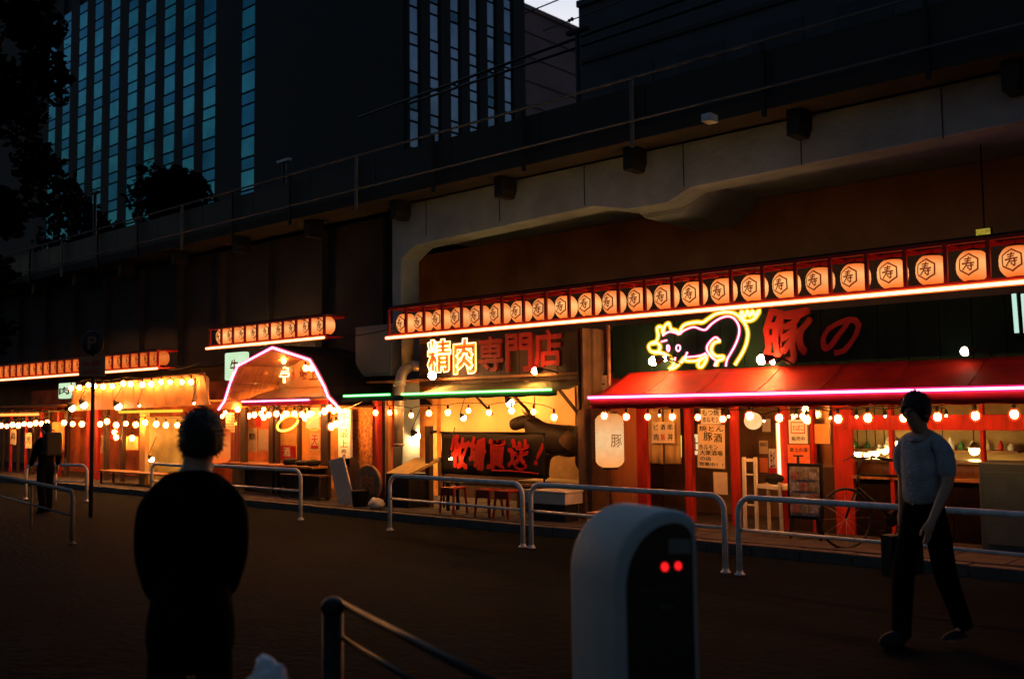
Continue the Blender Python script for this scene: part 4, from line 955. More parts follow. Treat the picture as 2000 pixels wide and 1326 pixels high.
# low furniture before stall B
def stool(label, x_, y_, m, h=.42, w=.30):
    t = thing('stool', label, 'stool', (x_, y_, PZ)); f = MB(); f.box(x_ - w / 2, x_ + w / 2, y_ - w / 2, y_ + w / 2, PZ + h - .03, PZ + h); f.build('seat', m, t, bevel=.012)
    for a in (-1, 1):
        for b in (-1, 1): stick((x_ + a * w * .42, y_ + b * w * .42, PZ + h - .03), (x_ + a * w * .5, y_ + b * w * .5, PZ), .013).build('leg', m, t)
    f = MB(); f.box(x_ - w * .45, x_ + w * .45, y_ - w * .46, y_ - w * .42, PZ + h - .12, PZ + h - .032); f.build('apron', m, t); return t
red_pl = mat('dark_red_plastic', (.22, .015, .012), .45, var=.2, bump=.05)
def table(label, px0, px1, py, Y, dy, m, m2, h=None):
    a = P(px0, py, Y=Y); b = P(px1, py, Y=Y); z = a.z if h is None else h; t = thing('low_table', label, 'table', ((a.x + b.x) / 2, Y, PZ)); f = MB(); f.box(a.x, b.x, Y, Y + dy, z - .035, z); f.build('tabletop', m, t, bevel=.006)
    for xx in (a.x + .05, b.x - .05):
        for yy in (Y + .05, Y + dy - .05): f = MB(); f.box(xx - .02, xx + .02, yy - .02, yy + .02, PZ, z - .036); f.build('leg', m2, t)
    return t
table('long dark table under the black banner', 866, 1050, 940, 11.15, .32, wood_d, steel_d)
for px_, lab in ((886, 'dark red stool at the left end of the table under the banner'), (955, 'dark red stool in the middle of the table under the banner'), (992, 'dark red stool at the right end of the table under the banner')):
    q = P(px_, 990, Y=10.95); stool(lab, q.x, 10.95, red_pl)
t = thing('foam_box', 'pale foam box standing between two guard rails before the cow', 'box', P(1070, 985, Y=11.0)); X0, X1, Z0, Z1 = rect(1022, 958, 1104, 984, 10.95)
f = MB(); f.box(X0, X1, 10.95, 11.35, Z0, Z1 - .035); f.build('box', grey_m if False else mat('foam', (.45, .42, .36), .8, var=.1, bump=.1), t, bevel=.012); f = MB(); f.box(X0 - .01, X1 + .01, 10.94, 11.36, Z1 - .033, Z1); f.build('lid', mat('foam', (.45, .42, .36)), t, bevel=.008)
f = MB(); f.box(X0 + .05, X1 - .05, 11.0, 11.3, PZ, Z0 - .004); f.build('stand', steel_d, t)
t = thing('low_bench', 'low bench with an orange lit top right of the foam box', 'bench', P(1190, 1010, Y=10.8)); p0 = P(1145, 1000, Y=10.72); p1 = P(1200, 1003, Y=10.72); z = p0.z
f = MB(); f.box(p0.x, p1.x + .12, 10.72, 11.25, z - .03, z); f.build('seat', mat('orange_plank', (.55, .25, .10), .6, var=.2, bump=.15), t, bevel=.006); f = MB(); f.box(p0.x + .03, p1.x + .09, 10.75, 11.2, PZ, z - .031); f.build('base', black_m, t)
# things at the left side of stall B
t = thing('printed_hanging', 'dark cloth with blotchy orange print hanging beside the vertical white sign', 'banner', P(705, 935, Y=11.35)); X0, X1, Z0, Z1 = rect(682, 796, 727, 938, 11.35); f = MB(); f.box(X0, X1, 11.35, 11.365, Z0, Z1); f.build('cloth', mat('blotchy_print', (.05, .02, .01), .8, var=.2, scale=16, bump=0, col2=(.75, .28, .05)), t)
f = MB(); f.tube([(X0 - .03, 11.357, Z1 + .012), (X1 + .03, 11.357, Z1 + .012)], .012, 6); f.build('rod', wood_d, t)
for a, b, mm, nm in ((727, 741, redwood, 'a'), (741, 752, wood_d, 'b'), (752, 764, redwood, 'c')):
    X0, X1, Z0, Z1 = rect(a, 790, b, 960, 11.6); f = MB(); f.box(X0 + .003, X1 - .003, 11.6, 11.65, PZ, 1.95); f.build('wall_board', mm, Bs)
t = thing('exhaust_duct', 'galvanised exhaust duct with an elbow coming down beside the meat sign', 'duct', P(800, 720, Y=12.0)); rr = .10
def tp(a, b, Y=11.75): return P(a, b, Y=Y)
f = MB(); f.tube([tp(796, 640, 12.05), tp(797, 712, 12.05)], .115, 14); f.build('riser', mat('tan_duct', (.45, .33, .16), .5, var=.15, bump=.1), t)
f = MB(); f.tube(smooth_path([tp(838, 716, 12.0), tp(820, 715, 12.0), tp(800, 716, 11.9), tp(786, 728, 11.6), tp(781, 752, 11.45)], 4), .095, 14); f.build('elbow', duct_m, t)
f = MB(); f.tube([tp(781, 752, 11.45), tp(779, 800, 11.45), tp(778, 872, 11.45)], .085, 14); f.build('downpipe', duct_m, t)
for b in (752, 800, 868): 
    q = tp(779, b, 11.45); f = MB(); f.lathe([(.088, -.02), (.096, -.02), (.096, .02), (.088, .02)], q, 16); f.build('collar', duct_m, t)
t = thing('grey_cabinet', 'plain grey box panel fixed at the left foot of the viaduct column', 'cabinet', P(735, 735, Y=12.0)); X0, X1, Z0, Z1 = rect(698, 636, 769, 735, 12.0); f = MB(); f.box(X0, X1, 11.95, 12.28, Z0, Z1); f.build('case', grey_m, t, bevel=.01); f = MB(); f.box(X0 + .05, X1 - .05, 11.93, 11.948, Z0 + .05, Z1 - .05); f.build('door', grey_m, t, bevel=.004)
f = MB(); f.box(X0 + .1, X1 - .1, 12.05, 12.25, PZ, Z0 - .002); f.build('support', steel_d, t)
t = thing('slanted_chest', 'dark chest with a slanting tan lid left of the timber post', 'chest', P(780, 1000, Y=11.2)); a = P(757, 924, Y=11.1); b = P(798, 924, Y=11.1)
f = MB(); f.box(a.x - .05, b.x, 11.1, 11.6, PZ, a.z); f.build('box', black_m, t, bevel=.008)
f = MB(); zl = a.z + .006; f.add([(a.x - .03, 11.1, zl), (b.x, 11.1, zl), (b.x + .28, 11.55, zl + .24), (a.x + .2, 11.55, zl + .24), (a.x - .03, 11.13, zl + .03 - .05 + .02), (b.x, 11.13, zl - .03), (b.x + .28, 11.58, zl + .2), (a.x + .2, 11.58, zl + .2)], [(0, 1, 2, 3), (7, 6, 5, 4), (0, 4, 5, 1), (1, 5, 6, 2), (2, 6, 7, 3), (3, 7, 4, 0)]); f.build('lid', mat('tan_board', (.55, .40, .15), .6, var=.2, bump=.1), t)
t = thing('leaning_board', 'orange brown board leaning behind the slanted chest', 'board', P(815, 1000, Y=11.5)); a = P(800, 960, Y=11.75); b = P(832, 960, Y=11.75); zt_ = P(825, 896, Y=11.75).z
f = MB(); f.add([(a.x, 11.6, PZ), (b.x, 11.6, PZ), (b.x, 11.8, zt_), (a.x + .12, 11.8, zt_ - .2), (a.x, 11.63, PZ), (b.x, 11.63, PZ), (b.x, 11.83, zt_), (a.x + .12, 11.83, zt_ - .2)], [(0, 1, 2, 3), (7, 6, 5, 4), (0, 4, 5, 1), (1, 5, 6, 2), (2, 6, 7, 3), (3, 7, 4, 0)]); f.build('panel', wood_m, t)
# wall clutter above the corner between stalls
for a, b, c_, d_, lab in ((1138, 735, 1162, 762, 'small grey notice board left of the rust brown pole'), (1165, 733, 1187, 762, 'small grey notice board right next to the rust brown pole')):
    t = thing('notice_board', lab, 'sign', P(a, d_, Y=11.9)); X0, X1, Z0, Z1 = rect(a, b, c_, d_, 11.9); f = MB(); f.box(X0, X1, 11.9, 11.93, Z0, Z1); f.build('sheet', mat('notice_sheet', (.35, .25, .2), .8, var=.2, scale=12, bump=0), t); f = MB(); f.box(X0 + .05, X1 - .05, 11.892, 11.897, Z0 + .08, Z1 - .12); f.build('printed_block', ink_r if a < 1150 else ink, t)

# ================================================================== vertical sign, A board, barrel, bag
t = thing('vertical_sign', 'tall narrow white sign with black vertical characters at the corner of the barn stall', 'sign', P(670, 915, Y=11.2)); X0, X1, Z0, Z1 = rect(660, 799, 684, 914, 11.2)
f = MB(); f.box(X0, X1, 11.2, 11.26, Z0, Z1); f.build('board', paper, t, bevel=.015)
h = Z1 - Z0; f = MB(); w_ = X1 - X0
vtext(f, '牛', X0 + w_ * .1, X1 - w_ * .1, Z1 - h * .22, Z1 - h * .04, 11.2); vtext(f, 'の', X0 + w_ * .3, X1 - w_ * .3, Z1 - h * .31, Z1 - h * .225, 11.2); vtext(f, '最', X0 + w_ * .1, X1 - w_ * .1, Z1 - h * .50, Z1 - h * .32, 11.2); vtext(f, '上', X0 + w_ * .15, X1 - w_ * .15, Z1 - h * .66, Z1 - h * .51, 11.2)
vtext(f, '肉の匠', X0 + w_ * .3, X1 - w_ * .3, Z1 - h * .93, Z1 - h * .67, 11.2); f.build('lettering', ink, t)
f = MB(); f.box((X0 + X1) / 2 - .03, (X0 + X1) / 2 + .03, 11.27, 11.31, PZ, Z1 - .05); f.build('stake', wood_d, t)
t = thing('sandwich_board', 'white speckled board leaning under the vertical sign', 'sign', P(670, 990, z=PZ)); Y_ = 10.95
pts = [(641, 899), (669, 893), (684, 930), (691, 975), (668, 990)]
poly = [(P(a, b, Y=Y_).x, P(a, b, Y=Y_).z) for a, b in [(641, 899), (670, 892), (691, 978), (663, 990)]]
f = MB(); f.prism(poly, Y_, Y_ + .03); f.build('panel', mat('speckled_white', (.60, .50, .40), .8, var=.15, scale=20, bump=.05), t)
f = MB(); f.prism([(a + .05, max(b, PZ)) for a, b in poly], Y_ + .25, Y_ + .27); f.build('rear_panel', wood_d, t)
t = thing('round_wooden_sign', 'round brown wooden tub lid standing on edge below the printed cloth', 'sign', P(716, 985, Y=11.0)); a = P(693, 945, Y=11.0); b = P(742, 945, Y=11.0); c = P(717, 944, Y=11.0); rr = (b.x - a.x) / 2; rz = (P(717, 908, Y=11).z - P(717, 981, Y=11).z) / 2
f = MB(); f.prism([(c.x + rr * math.cos(k / 28 * 6.283), c.z + rz * math.sin(k / 28 * 6.283)) for k in range(28)], 11.0, 11.06); f.build('disc', mat('dull_brown', (.20, .12, .06), .75, var=.4, scale=5, bump=.3), t, bevel=.01)
f = MB(); text_plane(f, '肉', c.x - rr * .5, c.x + rr * .5, c.z - rz * .5, c.z + rz * .5, 11.0, .006, bold=.03); f.build('lettering', mat('faded_orange', (.5, .14, .04), .7), t)
f = MB(); f.box(c.x - .15, c.x + .15, 11.1, 11.25, PZ, c.z); f.build('prop', wood_d, t)
t = thing('crumpled_bag', 'small pale crumpled plastic bag on the pavement left of the guard rail', 'bag', P(735, 1000, z=PZ)); c = P(735, 990, Y=10.75); bm = MB(); bm.ball((0, 0, .09), .15, 18, (1, .8, .62))
bm.v = [tuple(Vector(v) * (1 + .16 * mnoise.noise(Vector(v) * 14))) for v in bm.v]; bm.v = [(v[0], v[1], max(v[2], 0)) for v in bm.v]; t.location = (c.x, 10.75, PZ); bm.build('bag', mat('pale_plastic', (.40, .40, .38), .6, var=.2, bump=.2), t, local=True)
t = thing('dark_bucket', 'dark bucket beside the crumpled bag and the sandwich board', 'bucket', P(700, 995, Y=10.8)); c = P(702, 990, Y=10.85); f = MB(); f.lathe([(.11, 0), (.14, .26), (.15, .27), (.14, .28)], (c.x, 10.85, PZ), 16); f.build('body', black_m, t)

# ================================================================== STALL C : barn outline
Cn = thing('barn_stall', 'stall with a barn shaped front outlined by a pink tube', 'stall', (-16, 11.5, PZ))
og = [P(a, b, Y=11.0) for a, b in [(430, 800), (442, 783), (453, 748), (467, 715), (535, 679), (608, 703), (622, 727), (637, 756), (644, 775), (664, 795)]]
neon_path('outline_tube', Cn, [([(p.x, 10.96, p.z) for p in og], False)], em_neon_p, sh_neon_p, .016, .040, 8)
rw = mat('lit_roof_wood', (.42, .17, .05), .6, var=.35, scale=3, bump=.25, stretch=(1, 5, 1))
for i in range(len(og) - 1):      # roof planks running back from the front edge
    a, b = og[i], og[i + 1]; n = max(1, round((b - a).length / .22))
    for k in range(n):
        p0 = a.lerp(b, (k + .02) / n); p1 = a.lerp(b, (k + .98) / n); f = MB(); nn = Vector((-(p1.z - p0.z), 0, p1.x - p0.x)).normalized() * .03
        f.add([(p0.x, 10.99, p0.z), (p1.x, 10.99, p1.z), (p1.x, 13.2, p1.z), (p0.x, 13.2, p0.z), (p0.x + nn.x, 10.99, p0.z + nn.z), (p1.x + nn.x, 10.99, p1.z + nn.z), (p1.x + nn.x, 13.2, p1.z + nn.z), (p0.x + nn.x, 13.2, p0.z + nn.z)], [(0, 1, 2, 3), (7, 6, 5, 4), (0, 4, 5, 1), (1, 5, 6, 2), (2, 6, 7, 3), (3, 7, 4, 0)]); f.build('roof_plank', rw, Cn)
    f = MB(); no = nn * 1.12 if False else nn.normalized() * -.006; nd = nn.normalized()
    q0, q1 = a + nd * .034, b + nd * .034; q2, q3 = a + nd * .05, b + nd * .05
    f.add([(q0.x, 11.0, q0.z), (q1.x, 11.0, q1.z), (q1.x, 13.25, q1.z), (q0.x, 13.25, q0.z), (q2.x, 11.0, q2.z), (q3.x, 11.0, q3.z), (q3.x, 13.25, q3.z), (q2.x, 13.25, q2.z)], [(0, 1, 2, 3), (7, 6, 5, 4), (0, 4, 5, 1), (1, 5, 6, 2), (2, 6, 7, 3), (3, 7, 4, 0)]); f.build('roof_sheet', black_m, Cn)
yb = 12.1
gp = [(P(a, b, Y=11.0).x + .0, P(a, b, Y=11.0).z) for a, b in [(453, 749), (467, 716), (535, 680), (608, 704), (622, 728), (633, 748)]]
f = MB(); f.prism([(x_, z_ - .01) for x_, z_ in gp] + [(gp[-1][0], 2.15), (gp[0][0], 2.15)], yb, yb + .04); f.build('gable_wall', vinyl, Cn)
for ch, b, mm in (('の', (568, 725, 577, 742), mat('faded_orange', (.5, .14, .04), .7)), ('最', (585, 717, 601, 741), mat('sign_brown', (.22, .06, .02), .7)), ('上', (604, 716, 621, 742), mat('sign_brown', (.22, .06, .02), .7))):
    X0, X1, Z0, Z1 = rect(*b, yb); f = MB(); text_plane(f, ch, X0, X1, Z0, Z1, yb, .01, bold=.02); f.build('lettering', mm, Cn)
X0, X1, Z0, Z1 = rect(546, 712, 565, 748, yb - .04); vs, fs = text_mesh('牛', bold=.05, outline=.032, res=2); f = MB(); f.add([(X0 + u * (X1 - X0), yb - .05 + w * .3, Z0 + v * (Z1 - Z0)) for u, v, w in vs], fs, True); f.build('neon_lettering', emat('letter_tube', (1, .74, .3), 3.6), Cn)
X0, X1, Z0, Z1 = rect(550, 717, 561, 743, yb - .04); f = MB(); text_plane(f, '牛', X0, X1, Z0, Z1, yb, .02, bold=.03); f.build('lettering', mat('faded_orange', (.5, .14, .04)), Cn)
# lower awning and its pink tube
pa, pb = P(473, 785, Y=11.15), P(604, 780, Y=11.15); zc = (pa.z + pb.z) / 2; xr = P(650, 782, Y=11.15).x
f = MB(); vs = []; fs = []; n = 30
for i in range(n + 1):
    for j in range(6):
        u, v = i / n, j / 5; vs.append((pa.x - .1 + (xr - pa.x + .1) * u, 11.2 + .88 * v, zc + .02 + .26 * v + .02 * mnoise.noise(Vector((u * 9, v * 3, 0)))))
for i in range(n):
    for j in range(5): fs.append((i * 6 + j, (i + 1) * 6 + j, (i + 1) * 6 + j + 1, i * 6 + j + 1))
f.add(vs, fs, True); o = f.build('lower_awning', mat('brown_tarp', (.30, .15, .05), .6, var=.3, scale=3, bump=.2), Cn); s = o.modifiers.new('th', 'SOLIDIFY'); s.thickness = .006
neon_path('light_tube', Cn, [([(pa.x, 11.14, zc), (pb.x, 11.14, zc)], False)], em_neon_p, sh_neon_p, .011, .026, 8)
f = MB(); f.box(pa.x - .1, xr, 11.21, 11.29, zc - .09, zc - .005); f.build('fascia', redwood, Cn)
YW = 11.55
for a, b, mm in ((470, 479, wood_d), (525, 532, wood_d), (537, 542, wood_d), (580, 584, wood_d), (626, 640, wood_d)):
    X0, X1, Z0, Z1 = rect(a, 800, b, 900, YW); f = MB(); f.box(X0, X1, YW, YW + .07, PZ, zc - .02); f.build('post', mm, Cn)
xl_, xr_ = P(450, 850, Y=YW).x, P(640, 850, Y=YW).x
zcnt = P(550, 908, Y=11.3).z
f = MB(); f.box(xl_, xr_, 11.2, 11.9, zcnt - .04, zcnt); f.build('counter_board', wood_m, Cn, bevel=.006)
n = 12
for k in range(n): f = MB(); f.box(xl_ + (xr_ - xl_) * k / n + .004, xl_ + (xr_ - xl_) * (k + 1) / n - .004, 11.6, 11.64, PZ, zcnt - .05); f.build('plank', wood_d, Cn)
f = MB(); f.box(-19.2, -13.9, 13.2, 13.3, PZ, 2.2); f.build('rear_wall', mat('warm_room_wall', (.62, .27, .07), .7, var=.4, scale=2.2, bump=.1), Cn)
for k in range(9):
    X0, X1, Z0, Z1 = rect(449 + k * 3, 810, 451.4 + k * 3, 900, 11.7); f = MB(); f.box(X0, X1, 11.7, 11.73, zcnt, zc); f.build('slat', redwood if k % 2 else wood_m, Cn)
for i, (a, b, c_, d_, mm, lab, tx) in enumerate([
    (484, 836, 502, 882, paper_o, 'orange lit paper at the left window of the barn stall', [('焼肉', .15, .5, .85, .8, ink)]), (505, 838, 524, 880, paper_o, 'square yellow lit paper beside the two posts of the barn stall', []),
    (545, 846, 578, 868, mat('orange_lit_paper', (.72, .38, .12)), 'pair of yellow papers under the neon ring', []), (543, 870, 578, 900, ink_r, 'red lower poster under the neon ring', [('酒', .3, .3, .7, .9, paper)]),
    (598, 796, 624, 836, paper, 'bright cream paper high in the right window of the barn stall', []), (606, 846, 624, 880, paper_o, 'paper with a red and black emblem low in the right window of the barn stall', [('天', .15, .3, .85, .9, ink_r), ('一', .1, .1, .9, .3, ink_r)]),
    (500, 812, 510, 834, ink_r, 'narrow red sign high in the left window of the barn stall', [])]):
    poster(lab, a, b, c_, d_, 11.75 + i * .005, mm, tx)
f = MB(); f.box(xl_, xr_, 11.66, 11.666, zcnt, zc - .1); f.build('window_pane', glassm('thin_glass'), Cn)
t = thing('neon_ring', 'tilted yellow neon ring hanging in the window of the barn stall', 'neon sign', P(562, 826, Y=11.3)); cc = P(561.5, 826.5, Y=11.3); ex = (P(582, 826, Y=11.3) - P(541, 826, Y=11.3)).x / 2; ez = (P(561, 810, Y=11.3) - P(561, 843, Y=11.3)).z / 2
ringp = []
for k in range(35):
    a = 2 * math.pi * k / 36 + .35; ca, sa = math.cos(a), math.sin(a); ringp.append((cc.x + ex * (ca * .98), 11.3, cc.z + ez * (sa * .80 + ca * .42)))
neon_path('ring_tube', t, [(ringp, False)], em_neon_y, sh_neon_y, .014, .032)
f = MB(); f.tube([(cc.x, 11.3, cc.z + ez), (cc.x, 11.3, zc - .05)], .004, 4); f.build('cord', black_m, t)
light_string('row of bulbs across the window of the barn stall', [(464, 799), (497, 810), (510, 808), (525, 810), (540, 808), (558, 808), (575, 808), (589, 809), (604, 809)], 11.35, .046)
light_string('bulbs strung up inside the left slope of the pink barn outline', [(479, 772), (489, 739), (499, 732), (518, 725), (554, 705)], 11.7, .046)
light_string('pair of bulbs at the right slope of the pink barn outline', [(597, 719), (608, 719)], 11.7, .046)
light_string('cluster of bright bulbs at the right corner of the barn stall', [(634, 803), (643, 797), (652, 802), (660, 800), (647, 833), (656, 828)], 10.98, .046)
light_string('single bulb at the lower left end of the pink barn outline', [(434, 813), (440, 806)], 11.4, .032)
flood('lamp behind the gable wall lettering on the left', 505, 742, 11.7, .07)
light_string('added row of bulbs brightening the barn stall from deep inside', [(485, 812), (515, 815), (548, 815), (596, 815), (615, 815)], 12.6, .055)  # unseen bulbs added to brighten the stall interior
for a, b, hh, lab in ((566, 905, .10, 'dark iron pot on the counter of the barn stall'), (590, 902, .07, 'low dark grill on the counter of the barn stall, left of the wide post'), (612, 903, .09, 'dark bowl on the counter of the barn stall next to the wide post')):
    q = P(a, b, Y=11.4); t = thing('cookware', lab, 'pot', (q.x, 11.4, zcnt)); f = MB(); f.lathe([(.09, .0), (.13, .03), (.14, hh), (.12, hh + .01), (.04, hh + .03)], (q.x, 11.4, zcnt + .001), 14); f.build('body', black_m, t)
table('dark table under the counter of the barn stall', 545, 622, 925, 11.0, .3, wood_d, steel_d); 
t = thing('white_light_box', 'lit greenish white box sign with a red character left of the barn outline', 'sign', P(456, 742, Y=11.4)); X0, X1, Z0, Z1 = rect(438, 688, 475, 742, 11.4)
f = MB(); f.box(X0, X1, 11.4, 11.55, Z0, Z1); f.build('case', emat('greenish_lit_face', (.66, .92, .58), 1.25, var=.08, scale=3), t, bevel=.03); f = MB(); X0, X1, Z0, Z1 = rect(449, 702, 465, 730, 11.39); text_plane(f, '牛', X0, X1, Z0, Z1, 11.396, .004, bold=.02); f.build('lettering', mat('sign_brown', (.22, .06, .02)), t)
big_lantern('large orange lantern with a small round mark left of the barn stall', 404, 836, 450, 904, 11.2, em_lant_o, '牛', emat('lit_red_ink', (.6, .05, .01), .6))
big_lantern('small orange lantern high behind the head of the nearest man', 378, 733, 408, 791, 11.4, lantern_mat('dim_lantern', (1, .3, .08), .7, (1, .2, .03)), None)
t = thing('roller_blind', 'short yellowish slatted blind under the left foot of the pink outline', 'blind', P(452, 845, Y=11.5)); 
for k in range(7):
    X0, X1, Z0, Z1 = rect(441, 806 + k * 5.6, 457, 810.5 + k * 5.6, 11.5); f = MB(); f.box(X0, X1, 11.5, 11.52, Z0, Z1); f.build('slat', mat('yellow_slat', (.5, .42, .2), .6, bump=0), t)

# ================================================================== STALL D and E : far left
D = thing('shingle_stall', 'far stall with an orange lit boarded gable and a yellow tube', 'stall', (-21.5, 11.5, PZ))
YD = 11.25
cs = [(141, 762), (398, 733), (409, 790), (138, 803)]
n = 13
for k in range(n):
    a0 = (cs[0][0] + (cs[1][0] - cs[0][0]) * k / n, cs[0][1] + (cs[1][1] - cs[0][1]) * k / n); a1 = (cs[0][0] + (cs[1][0] - cs[0][0]) * (k + 1) / n, cs[0][1] + (cs[1][1] - cs[0][1]) * (k + 1) / n)
    b0 = (cs[3][0] + (cs[2][0] - cs[3][0]) * k / n, cs[3][1] + (cs[2][1] - cs[3][1]) * k / n); b1 = (cs[3][0] + (cs[2][0] - cs[3][0]) * (k + 1) / n, cs[3][1] + (cs[2][1] - cs[3][1]) * (k + 1) / n)
    T0, T1 = P(*a0, Y=YD), P(*a1, Y=YD); B0, B1 = P(*b0, Y=YD), P(*b1, Y=YD)
    f = MB(); f.prism([(T0.x + .01, T0.z), (T1.x - .01, T1.z), (B1.x - .01, B1.z), (B0.x + .01, B0.z)], YD, YD + .04 + .01 * (k % 2)); f.build('board', rw, D)
f = MB(); T0, T1 = P(139, 761, Y=YD), P(400, 732, Y=YD); f.tube([(T0.x, YD - .02, T0.z + .03), (T1.x, YD - .02, T1.z + .03)], .035, 8); f.build('ridge_pole', wood_m, D)
ya, yb_ = P(236, 804.5, Y=11.0), P(358, 802, Y=11.0)
neon_path('light_tube', D, [([(ya.x, 10.97, ya.z), (yb_.x, 10.97, yb_.z)], False)], emat('deep_yellow_tube', (1, .72, .06), 1.25), shell('deep_yellow_halo', (.5, .25, 0), .3), .026, .042, 8)
light_string('dense row of bulbs along the ridge of the shingled stall', [(139, 758), (155, 757), (173, 752), (185, 754), (201.5, 755), (219, 754), (241, 749), (255.5, 750), (278, 751), (295.6, 750), (314.6, 746), (332, 746), (355, 746), (373.5, 746)], 11.1, .050)
light_string('lower row of bulbs under the yellow tube', [(195.5, 828), (209, 823), (227, 830), (246, 827), (265, 829), (283, 825), (305, 828), (324, 830), (346, 830), (365, 829)], 11.1, .050)
light_string('two bulbs one above the other on the red panel of the far stall', [(224, 844), (227, 854), (258, 855.5)], 11.6, .05)
light_string('three bulbs left of the parking sign pole in the far stall row', [(125, 825.6), (142, 828), (160, 828)], 11.1, .055)
for a, b, r_, lab in ((141, 797, .085, 'big bright lamp left of the parking sign pole'), (164, 791, .085, 'big bright lamp just beside the parking sign pole'), (231, 794, .085, 'big bright lamp at the left end of the yellow tube')):
    flood(lab, a, b, 11.1, r_, emat('big_lamp', (1, .66, .3), 25))
flood('curved flood lamp lighting the boarded gable in its middle', 272, 792, 11.15, .03, emat('big_lamp', (1, .66, .3), 25)); flood('flood lamp lighting the boarded gable over the head of the man', 379, 787, 11.12, .03, emat('big_lamp', (1, .66, .3), 25))
flood('low white spot lamp on the counter beside the nearest man', 296, 897, 11.3, .06, emat('low_spot', (1, .92, .55), 25))
X0, X1, Z0, Z1 = rect(272, 806, 283, 985, 11.3); f = MB(); f.box(X0, X1, 11.3, 11.4, PZ, Z1); f.build('post', vinyl, D)
X0, X1, Z0, Z1 = rect(284, 830, 352, 905, 11.9); f = MB(); f.box(X0, X1 + 1.0, 11.9, 11.93, PZ, Z1 + .2); f.build('vinyl_sheet', mat('olive_vinyl', (.35, .28, .08), .6, var=.4, scale=3, bump=.1), D)
f = MB(); f.box(-32, -18.9, 13.0, 13.1, PZ, 2.5); f.build('rear_wall', mat('far_red_wall', (.40, .10, .03), .7, var=.6, scale=2.5, bump=.1), D)
f = MB(); f.box(-32, -18.9, 11.3, 13.1, 1.98, 2.02); f.build('ceiling', rw, D)
for a, b, mm in ((185, 190, redwood), (203, 208, wood_d), (235, 240, wood_d), (168, 173, redwood), (125, 131, wood_d), (110, 114, redwood)):
    X0, X1, Z0, Z1 = rect(a, 830, b, 930, 11.6); f = MB(); f.box(X0, X1, 11.6, 11.68, PZ, 1.95); f.build('post', mm, D)
for a, b, c_, d_, lab, mm in ((209, 832, 233, 858, 'red lit panel carrying two bulbs in the far stall', ink_r), (238, 852, 270, 878, 'orange paper panels between posts of the far stall', mat('orange_lit_paper', (.72, .38, .12))), (192, 850, 201, 885, 'brown notice between posts of the far stall', paper_o), (174, 846, 183, 880, 'narrow orange paper right behind the parking sign pole', mat('orange_lit_paper', (.72, .38, .12)))):
    poster(lab, a, b, c_, d_, 11.8, mm, [('酒', .25, .4, .75, .9, ink)] if a != 238 else [])
curtain('orange lit curtain behind the distant man with the backpack', 101, 824, 126, 882, 11.5, cloth_light('orange_cloth', (.85, .42, .15), .1), folds=2)
f = MB(); q0, q1 = P(190, 916, Y=11.2), P(272, 916, Y=11.2); 
table('dark counter table in front of the far stalls', 192, 345, 918, 11.0, .4, wood_m, wood_d)
Es = thing('end_stall', 'last stall at the left edge below an orange tube', 'stall', (-28, 11.5, PZ))
ya, yb_ = P(-40, 818, Y=11.0), P(77, 809, Y=11.0); neon_path('light_tube', Es, [([(ya.x, 10.97, yb_.z), (yb_.x, 10.97, yb_.z)], False)], em_neon_o, shell('orange_tube_halo', (1, .12, 0), .35), .03, .05, 8)
f = MB(); f.box(-34, yb_.x + .5, 11.0, 11.6, yb_.z + .06, yb_.z + .1); f.build('canopy', canvas_g, Es)
for k in range(7):
    q = P(4 + k * 15, 880, Y=11.7); f = MB(); f.box(q.x - .05, q.x + .05, 11.7, 11.75, PZ, 1.9); f.build('post', redwood if k % 2 else wood_d, Es)
for a, b, c_, d_, lab in ((20, 838, 32, 868, 'dim brown notice at the far left edge'), (50, 845, 62, 875, 'dim orange notice near the distant man')):
    poster(lab, a, b, c_, d_, 11.65, paper_o, [('肉', .2, .3, .8, .8, ink)])
light_string('tightly spaced bulb row under the orange tube', [(-8, 833)] + [(2 + 11.3 * i, 831 - .8 * i + (2 if i % 2 else 0)) for i in range(9)], 11.05, .052)
t = thing('far_light_box', 'small greenish white box sign at the left end of the ridge bulbs', 'sign', P(125, 778, Y=11.3)); X0, X1, Z0, Z1 = rect(114, 748, 137, 778, 11.3); f = MB(); f.box(X0, X1, 11.3, 11.45, Z0, Z1); f.build('case', emat('greenish_lit_face', (.62, .92, .62), .85), t, bevel=.02)
f = MB(); text_plane(f, '肉', X0 + .05, X1 - .05, Z0 + .1, Z1 - .1, 11.3, .004, bold=.02); f.build('lettering', ink, t)
# small wires between racks and stalls
t = thing('slack_wires', 'thin slack wires running between the lantern racks', 'cables', (-20, 11.2, 2.8))
for a, b, c_, d_ in ((330, 722, 405, 700), (640, 655, 770, 640), (655, 800, 720, 775)):
    p0, p1 = P(a, b, Y=11.2), P(c_, d_, Y=11.2); f = MB(); f.tube(wire_bulb_path([p0, p1], sag=.06), .008, 4); f.build('wire', black_m if a != 655 else white_w, t)

